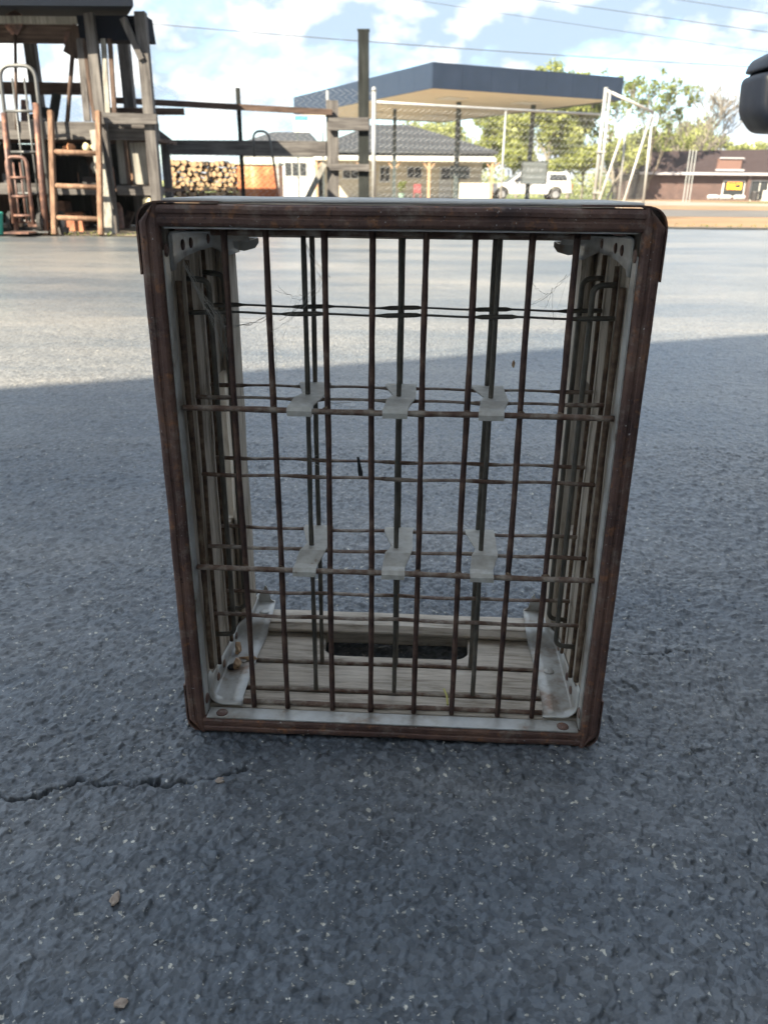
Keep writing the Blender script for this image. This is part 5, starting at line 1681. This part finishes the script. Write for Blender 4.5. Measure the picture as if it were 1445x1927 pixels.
def side_glass(pts, name, parent, base_z, slope, y0):
    """Glass panels on both flanks, a few mm proud."""
    for s in (-1, 1):
        vs = []
        for off in (0.002, 0.012):
            for x, z in pts:
                vs.append((x, s * (y0 - (z - base_z) * slope + off), z))
        k = len(pts)
        MB().add(vs, [tuple(range(k)), tuple(range(2 * k - 1, k - 1, -1))] + [(i, k + i, k + (i + 1) % k, (i + 1) % k) for i in range(k)]).build(name, 'glass_dark', parent)


side_glass([(-1.18, 1.20), (-0.58, 1.66), (-0.30, 1.68), (-0.30, 1.20)], 'side_window', cab_o, 1.12, 0.22, 0.92)
side_glass([(-0.22, 1.20), (-0.22, 1.69), (0.78, 1.69), (0.86, 1.20)], 'side_window', cab_o, 1.12, 0.22, 0.92)
side_glass([(1.35, 1.28), (1.38, 1.68), (2.50, 1.66), (2.62, 1.28)], 'side_window', sh_o, 1.10, 0.16, 0.93)
mb = MB()
mb.add([(-1.50, -0.80, 1.17), (-1.50, 0.80, 1.17), (-0.70, 0.70, 1.70), (-0.70, -0.70, 1.70), (-1.52, -0.80, 1.18), (-1.52, 0.80, 1.18), (-0.72, 0.70, 1.71), (-0.72, -0.70, 1.71)],
       [(0, 1, 2, 3), (7, 6, 5, 4), (0, 4, 5, 1), (1, 5, 6, 2), (2, 6, 7, 3), (3, 7, 4, 0)])
mb.build('windscreen', 'glass_dark', cab_o)
MB().box(-3.0, -2.955, -0.62, 0.62, 0.62, 0.92).build('grille', 'trim_black', pk)
MB().box(-3.08, -2.90, -0.94, 0.94, 0.42, 0.58).build('bumper', 'rim', pk, bevel=0.02)
MB().box(2.92, 3.06, -0.92, 0.92, 0.45, 0.60).build('bumper', 'rim', pk, bevel=0.02)
for s in (-1, 1):
    MB().box(-2.985, -2.90, s * 0.80 - 0.13, s * 0.80 + 0.13, 0.72, 0.92).build('headlight', 'head_clear', pk)
    MB().box(2.90, 2.965, s * 0.88 - 0.075, s * 0.88 + 0.075, 0.72, 1.05).build('tail_light', 'tail_red', pk)
    MB().box(-1.05, -0.90, s * 1.02 - 0.09, s * 1.02 + 0.09, 1.18, 1.36).build('side_mirror', 'trim_black', pk)
    for x in (-1.90, 1.85):
        y0, y1 = (0.72, 0.96) if s > 0 else (-0.96, -0.72)
        t = MB().lathe([(0.24, y0), (0.38, y0 + .03), (0.38, y1 - .03), (0.24, y1)], (x, 0, 0.385), 24, 1).build('wheel', 'tyre', pk)
        ye = y1 + 0.006 if s > 0 else y0 - 0.006
        MB().lathe([(0.05, ye + 0.004 * s), (0.20, ye), (0.235, ye - 0.012 * s)], (x, 0, 0.385), 20, 1).build('rim', 'rim', t)
    for x in (-0.30, 0.95):
        MB().box(x - .008, x + .008, s * 0.951 - .002, s * 0.951 + .002, 0.46, 1.08).build('door_seam', 'trim_black', pk)
    for x in (0.05, -1.0):
        MB().box(x - 0.1, x + 0.1, s * 0.965 - .015, s * 0.965 + .015, 0.98, 1.02).build('door_handle', 'trim_black', pk)

# ------------------------------------------------------------------ brick shop with mansard roof at the right
bs = thing('brick_shop', 'low brown brick shop with mansard roof and lit window sign at the right edge', 'building', (34, 88, gz(86)))
gb = gz(85) - 0.1
MB().box(25.4, 50, 85.6, 97, gb, 1.7).build('wall', 'brick', bs)
MB().add([(24.8, 84.9, 1.75), (50.6, 84.9, 1.75), (50.6, 97.5, 1.75), (24.8, 97.5, 1.75), (26.0, 87.2, 3.75), (49.0, 87.2, 4.35), (49.0, 95.5, 4.35), (26.0, 95.5, 3.75)],
         [(0, 1, 5, 4), (1, 2, 6, 5), (2, 3, 7, 6), (3, 0, 4, 7), (4, 5, 6, 7), (3, 2, 1, 0)]).build('roof', 'brick_roof', bs)
MB().box(24.7, 50.6, 84.78, 84.89, 1.62, 1.86).build('gutter', 'gutter', bs)
dm = MB().add([(32.2, 84.95, 2.05), (34.6, 84.95, 2.05), (34.9, 85.7, 3.15), (32.7, 85.7, 3.15), (32.2, 86.6, 2.05), (34.6, 86.6, 2.05), (34.9, 87.0, 3.15), (32.7, 87.0, 3.15)],
              [(0, 1, 2, 3), (7, 6, 5, 4), (0, 4, 5, 1), (1, 5, 6, 2), (2, 6, 7, 3), (3, 7, 4, 0)]).build('dormer', 'dormer', bs)
MB().box(32.1, 34.9, 84.80, 84.94, 2.0, 2.16).build('dormer_trim', 'gutter', dm)
MB().box(32.6, 35.0, 85.45, 85.60, 3.12, 3.24).build('dormer_trim', 'gutter', dm)
w_ = MB().box(33.3, 35.5, 85.50, 85.595, -0.35, 1.15).build('window', 'white_metal', bs)
MB().box(33.42, 35.38, 85.47, 85.495, -0.25, 1.05).build('pane', 'glass_dark', w_)
MB().box(33.70, 35.15, 85.43, 85.465, 0.32, 0.98).build('lit_sign', 'neon_yellow', w_)
MB().box(33.72, 34.50, 85.40, 85.428, 0.36, 0.82).build('lit_sign_block', 'neon_orange', w_)
MB().box(33.72, 35.05, 85.40, 85.428, 0.83, 0.95).build('lit_sign_band', 'neon_red', w_)
MB().box(34.53, 35.02, 85.40, 85.428, 0.50, 0.78).build('dark_sign_block', 'trim_black', w_)
d_ = MB().box(36.0, 37.9, 85.50, 85.595, gb, 1.2).build('door', 'white_metal', bs)
MB().box(36.15, 36.9, 85.47, 85.495, gb + 0.2, 1.1).build('pane', 'glass_dark', d_)
MB().box(37.0, 37.75, 85.47, 85.495, gb + 0.2, 1.1).build('pane', 'glass_dark', d_)
for x in (35.62, 38.0):
    MB().box(x, x + 0.3, 85.2, 85.58, gb, 1.62).build('pilaster', 'brick', bs)
for i, x in enumerate((32.0, 33.2, 34.6)):
    tk = MB().lathe([(0.12, -0.55), (0.22, -0.48), (0.24, 0.0), (0.22, 0.48), (0.12, 0.55)], (x, 84.2, gz(84) + 0.30), 14, 0)
    tag(tk.build('gas_bottle' if i < 2 else 'planter_trough', 'tank_white', None, smooth=False),
        ('white tank lying by the brick shop wall, farthest left', 'white tank lying by the brick shop wall, middle one', 'long white trough below the lit shop window')[i], 'tank' if i < 2 else 'trough', None)
ac = thing('ice_machine', 'white cabinet beside the brick shop door', 'cabinet', (37.6, 84.6, gz(84.6)))
MB().box(37.1, 38.2, 84.3, 84.9, gz(84.6), gz(84.6) + 0.95).build('case', 'white_metal', ac, bevel=0.03)
MB().box(37.15, 38.15, 84.27, 84.29, gz(84.6) + 0.5, gz(84.6) + 0.85).build('door', 'tank_white', ac)
bb = thing('refuse_bin', 'black bin between the lit window and the brick shop door', 'bin', (36.2, 84.5, gz(84.5)))
MB().lathe([(0.28, gz(84.5)), (0.34, gz(84.5) + 0.75)], (36.2, 84.5, 0), 16).build('drum', 'trim_black', bb)
MB().lathe([(0.37, gz(84.5) + 0.75), (0.35, gz(84.5) + 0.85), (0.1, gz(84.5) + 0.9)], (36.2, 84.5, 0), 16).build('lid', 'trim_black', bb)
# bundle of pale pipes standing in front of the brick shop
for i, dx in enumerate((0, 0.20, 0.40)):
    one(MB().tube([(19.02 + dx, 55, gz(55)), (19.02 + dx, 55, 2.66)], 0.032, 10), 'flag_pole', 'fence_zinc',
        ('leftmost of three slim pale poles in front of the brick shop', 'middle of three slim pale poles in front of the brick shop', 'rightmost of three slim pale poles in front of the brick shop')[i],
        'pole', 'slim pale poles in front of the brick shop', base=(19.02 + dx, 55, gz(55)))

# ------------------------------------------------------------------ trees
def grow(seed, h, spread, levels=3, lean=0.05, twigs=4, trunk_r=0.16):
    """Trunk and limbs as tapered tubes; returns MB and the tip points."""
    rn = random.Random(seed)
    mb = MB()
    tips = []

    def limb(p, d, L, r, lev):
        pts, rad = [p], [r]
        n = 4
        for i in range(n):
            d = (d + Vector((rn.gauss(0, .12), rn.gauss(0, .12), rn.gauss(0.03, .06)))).normalized()
            p = p + d * (L / n)
            pts.append(p); rad.append(max(0.024, r * (1 - 0.62 * (i + 1) / n)))
        mb.tube(pts, rad, 6 if lev == 0 else 4)
        if lev >= levels:
            tips.append((p, L))
            return
        for k in range(twigs + (1 if lev == 0 else 0)):
            t = rn.uniform(0.45, 1.0)
            i = min(n, max(1, int(t * n)))
            a = rn.uniform(0, 6.28)
            side = Vector((math.cos(a), math.sin(a), rn.uniform(0.2, 0.9))).normalized()
            nd = (d * 0.6 + side * spread).normalized()
            limb(pts[i], nd, L * rn.uniform(0.5, 0.75), rad[i] * 0.7, lev + 1)
        tips.append((p, L * 0.5))

    limb(Vector((0, 0, 0)), Vector((rn.gauss(0, lean), rn.gauss(0, lean), 1)).normalized(), h * 0.48, trunk_r, 0)
    return mb, tips


kinds = {}


def tree_kind(key, seed, h, spread, leaf, n, size, clump, levels=3, twigs=4, trunk_r=0.16, name='crown'):
    mb, tips = grow(seed, h, spread, levels, twigs=twigs, trunk_r=trunk_r)
    me = bpy.data.meshes.new('trunk')
    me.from_pydata(mb.v, [], mb.f)
    me.materials.append(M['bark'])
    lm = None
    if n:
        q, f = leaf_cloud([t[0] for t in tips], [clump * (0.6 + 0.25 * min(2, t[1])) for t in tips], n, size, seed)
        lm = np_mesh('crown', q, f, leaf)
    kinds[key] = (me, lm)


tree_kind('full', 3, 10, 0.8, 'leaf_spring', 7000, 0.14, 0.70)
tree_kind('slim', 8, 11.5, 0.5, 'leaf_olive', 1500, 0.14, 0.45)
tree_kind('round', 14, 6.5, 0.9, 'leaf_pale', 4600, 0.14, 0.6, trunk_r=0.12)
tree_kind('bushy', 22, 5.0, 1.0, 'leaf_spring', 4200, 0.13, 0.6, trunk_r=0.1)
tree_kind('loose', 41, 7.5, 0.8, 'leaf_pale', 5200, 0.14, 0.9, trunk_r=0.12)
tree_kind('bare', 27, 10.5, 0.75, 'leaf_pale', 0, 0, 0, levels=4, twigs=4, trunk_r=0.17)


def plant(key, x, y, s, rot, label, name='tree', group=None):
    o = thing(name, label, 'tree', (x, y, gz(y)), rot, group, world_coords=False)
    o.scale = (s, s, s)
    tr, lv = kinds[key]
    t = bpy.data.objects.new('trunk', tr); col.objects.link(t); t.parent = o
    if lv:
        c_ = bpy.data.objects.new('crown', lv); col.objects.link(c_); c_.parent = o
    return o


plant('full', 15.6, 80, 1.15, 0.4, 'full spring green tree just right of the canopy, behind the pickup')
plant('full', 19.8, 94, 1.45, 2.4, 'tall green tree whose top shows above the right half of the canopy')
plant('slim', 23.4, 88, 1.35, 1.0, 'slim sparse tree rising behind the leaning gate panel')
plant('slim', 26.0, 86, 1.25, 3.3, 'thin olive tree between the gate panel and the bare tree')
plant('bare', 33.6, 96, 1.30, 0.3, 'bare branching tree standing above the brick shop')
plant('bare', 34.6, 104, 1.20, 2.2, 'smaller bare tree left of the big bare one')
plant('bushy', 25.2, 95, 1.35, 1.3, 'low leafy bush at the left corner of the brick shop', 'bush')
for i, (k_, x, y, s, lab) in enumerate((
        ('loose', 31.6, 104, 1.25, 'loose green tree behind the left half of the brick shop roof'),
        ('loose', 38.4, 106, 1.25, 'pale round tree behind the dormer of the brick shop'),
        ('round', 41.8, 104, 1.25, 'pale round tree behind the right end of the brick shop'),
        ('bushy', 44.8, 102, 1.4, 'leafy tree beyond the right edge behind the brick shop'),
        ('loose', 4.3, 84, 1.10, 'pale green tree behind the right slope of the store roof'),
        ('bushy', 8.4, 80, 1.25, 'yellow green shrub tree between the store and the pickup'),
        ('loose', 0.6, 94, 1.15, 'pale tree behind the ridge of the store roof'),
        ('bushy', 11.4, 84, 1.40, 'leafy green tree directly behind the pickup cab'),
        ('round', -3.4, 98, 1.0, 'small pale tree behind the left end of the store roof'),
        ('full', 11.6, 98, 1.0, 'rounded green tree seen between the canopy columns'),
        ('bushy', 18.6, 82, 1.3, 'green bush tree behind the rear of the pickup'),
        ('loose', 7.4, 100, 1.35, 'tall pale tree seen under the canopy between its columns'),
        ('loose', 14.8, 98, 1.5, 'tall loose tree filling the gap under the right end of the canopy'),
        ('loose', 37.0, 112, 1.5, 'tall pale tree standing farthest back behind the brick shop'),
        ('loose', 17.3, 90, 1.35, 'loose yellow green tree behind the camper shell of the pickup'),
        ('bushy', 21.6, 84, 1.45, 'dense yellow green tree just left of the leaning gate panel'),
        ('round', 28.2, 94, 1.3, 'rounded tree at the left end of the brick shop roof'),
        ('bushy', 14.4, 74, 0.85, 'low bush showing past the rear bumper of the pickup'))):
    plant(k_, x, y, s, i * 1.7, lab)

# far wood closing the view
cs, rs_ = [], []
rw = random.Random(77)
for i in range(150):
    x = -60 + i * 1.15
    hgt = rw.uniform(1.5, 4.2) * (0.35 if x < -2 else 1)
    cs.append((x + rw.uniform(-.8, .8), 150 + rw.uniform(0, 12), gz(150) + hgt * 0.6)); rs_.append(1.0 + hgt * 0.5)
q, f = leaf_cloud(cs, rs_, 16000, 0.32, 9, 1.0)
fo = bpy.data.objects.new('far_wood', np_mesh('far_wood', q, f, 'leaf_pale'))
col.objects.link(fo)
tag(fo, 'hazy pale green wood closing the horizon', 'wood', None, 'stuff')

# weeds at the edge of the rack and lot
q, f = leaf_cloud([(-3.4 + 0.12 * i, 7.40 + 0.02 * math.sin(i * 3), 0.015) for i in range(16)] + [(3.2 + 0.15 * i, 10.15, 0.02) for i in range(14)], [0.05] * 30, 420, 0.010, 12, 0.6)
wo = bpy.data.objects.new('weeds', np_mesh('weeds', q, f, 'leaf_olive'))
col.objects.link(wo)
tag(wo, 'sparse weeds along the rack sill and the asphalt edge', 'weeds', None, 'stuff')

# ------------------------------------------------------------------ overhead cables
def cable(p0, p1, sag, r, label):
    p0, p1 = Vector(p0), Vector(p1)
    pts = []
    for i in range(25):
        t = i / 24
        pts.append(p0.lerp(p1, t) - Vector((0, 0, sag * 4 * t * (1 - t))))
    return one(MB().tube(pts, r, 6), 'overhead_cable', 'cable', label, 'cable', 'overhead cables', base=p0, smooth=True)


cable((-18, 24, 5.20), (22, 24, 3.05), 0.35, 0.011, 'lowest overhead cable crossing the whole sky behind the tall post')
cable((-12, 24, 6.55), (20, 24, 2.72), 0.18, 0.006, 'thin overhead cable sloping from the centre sky to the right')
cable((-10, 24, 6.55), (22, 24, 2.95), 0.10, 0.008, 'overhead cable entering the top of the picture right of centre')
cable((-10, 24, 7.15), (22, 24, 3.25), 0.10, 0.007, 'overhead cable in the upper right sky')
cable((-10, 24, 7.9), (22, 24, 3.6), 0.10, 0.007, 'overhead cable in the top right corner of the sky')

# ------------------------------------------------------------------ haze volume added to veil the far things like lens glare
hz = MB().box(-160, 200, -30, 260, -3.5, 22)
hm = bpy.data.materials.new('glare_veil_haze'); hm.use_nodes = True
hn = hm.node_tree.nodes; hn.clear()
ho = hn.new('ShaderNodeOutputMaterial'); hv_ = hn.new('ShaderNodeVolumePrincipled')
hv_.inputs['Color'].default_value = (0.92, 0.95, 1.0, 1)
hv_.inputs['Density'].default_value = 0.00045
hv_.inputs['Anisotropy'].default_value = 0.25
hm.node_tree.links.new(hv_.outputs[0], ho.inputs['Volume'])
tag(hz.build('haze', hm), 'thin pale haze added to veil the lot and the far buildings like lens glare', None, None, 'stuff')
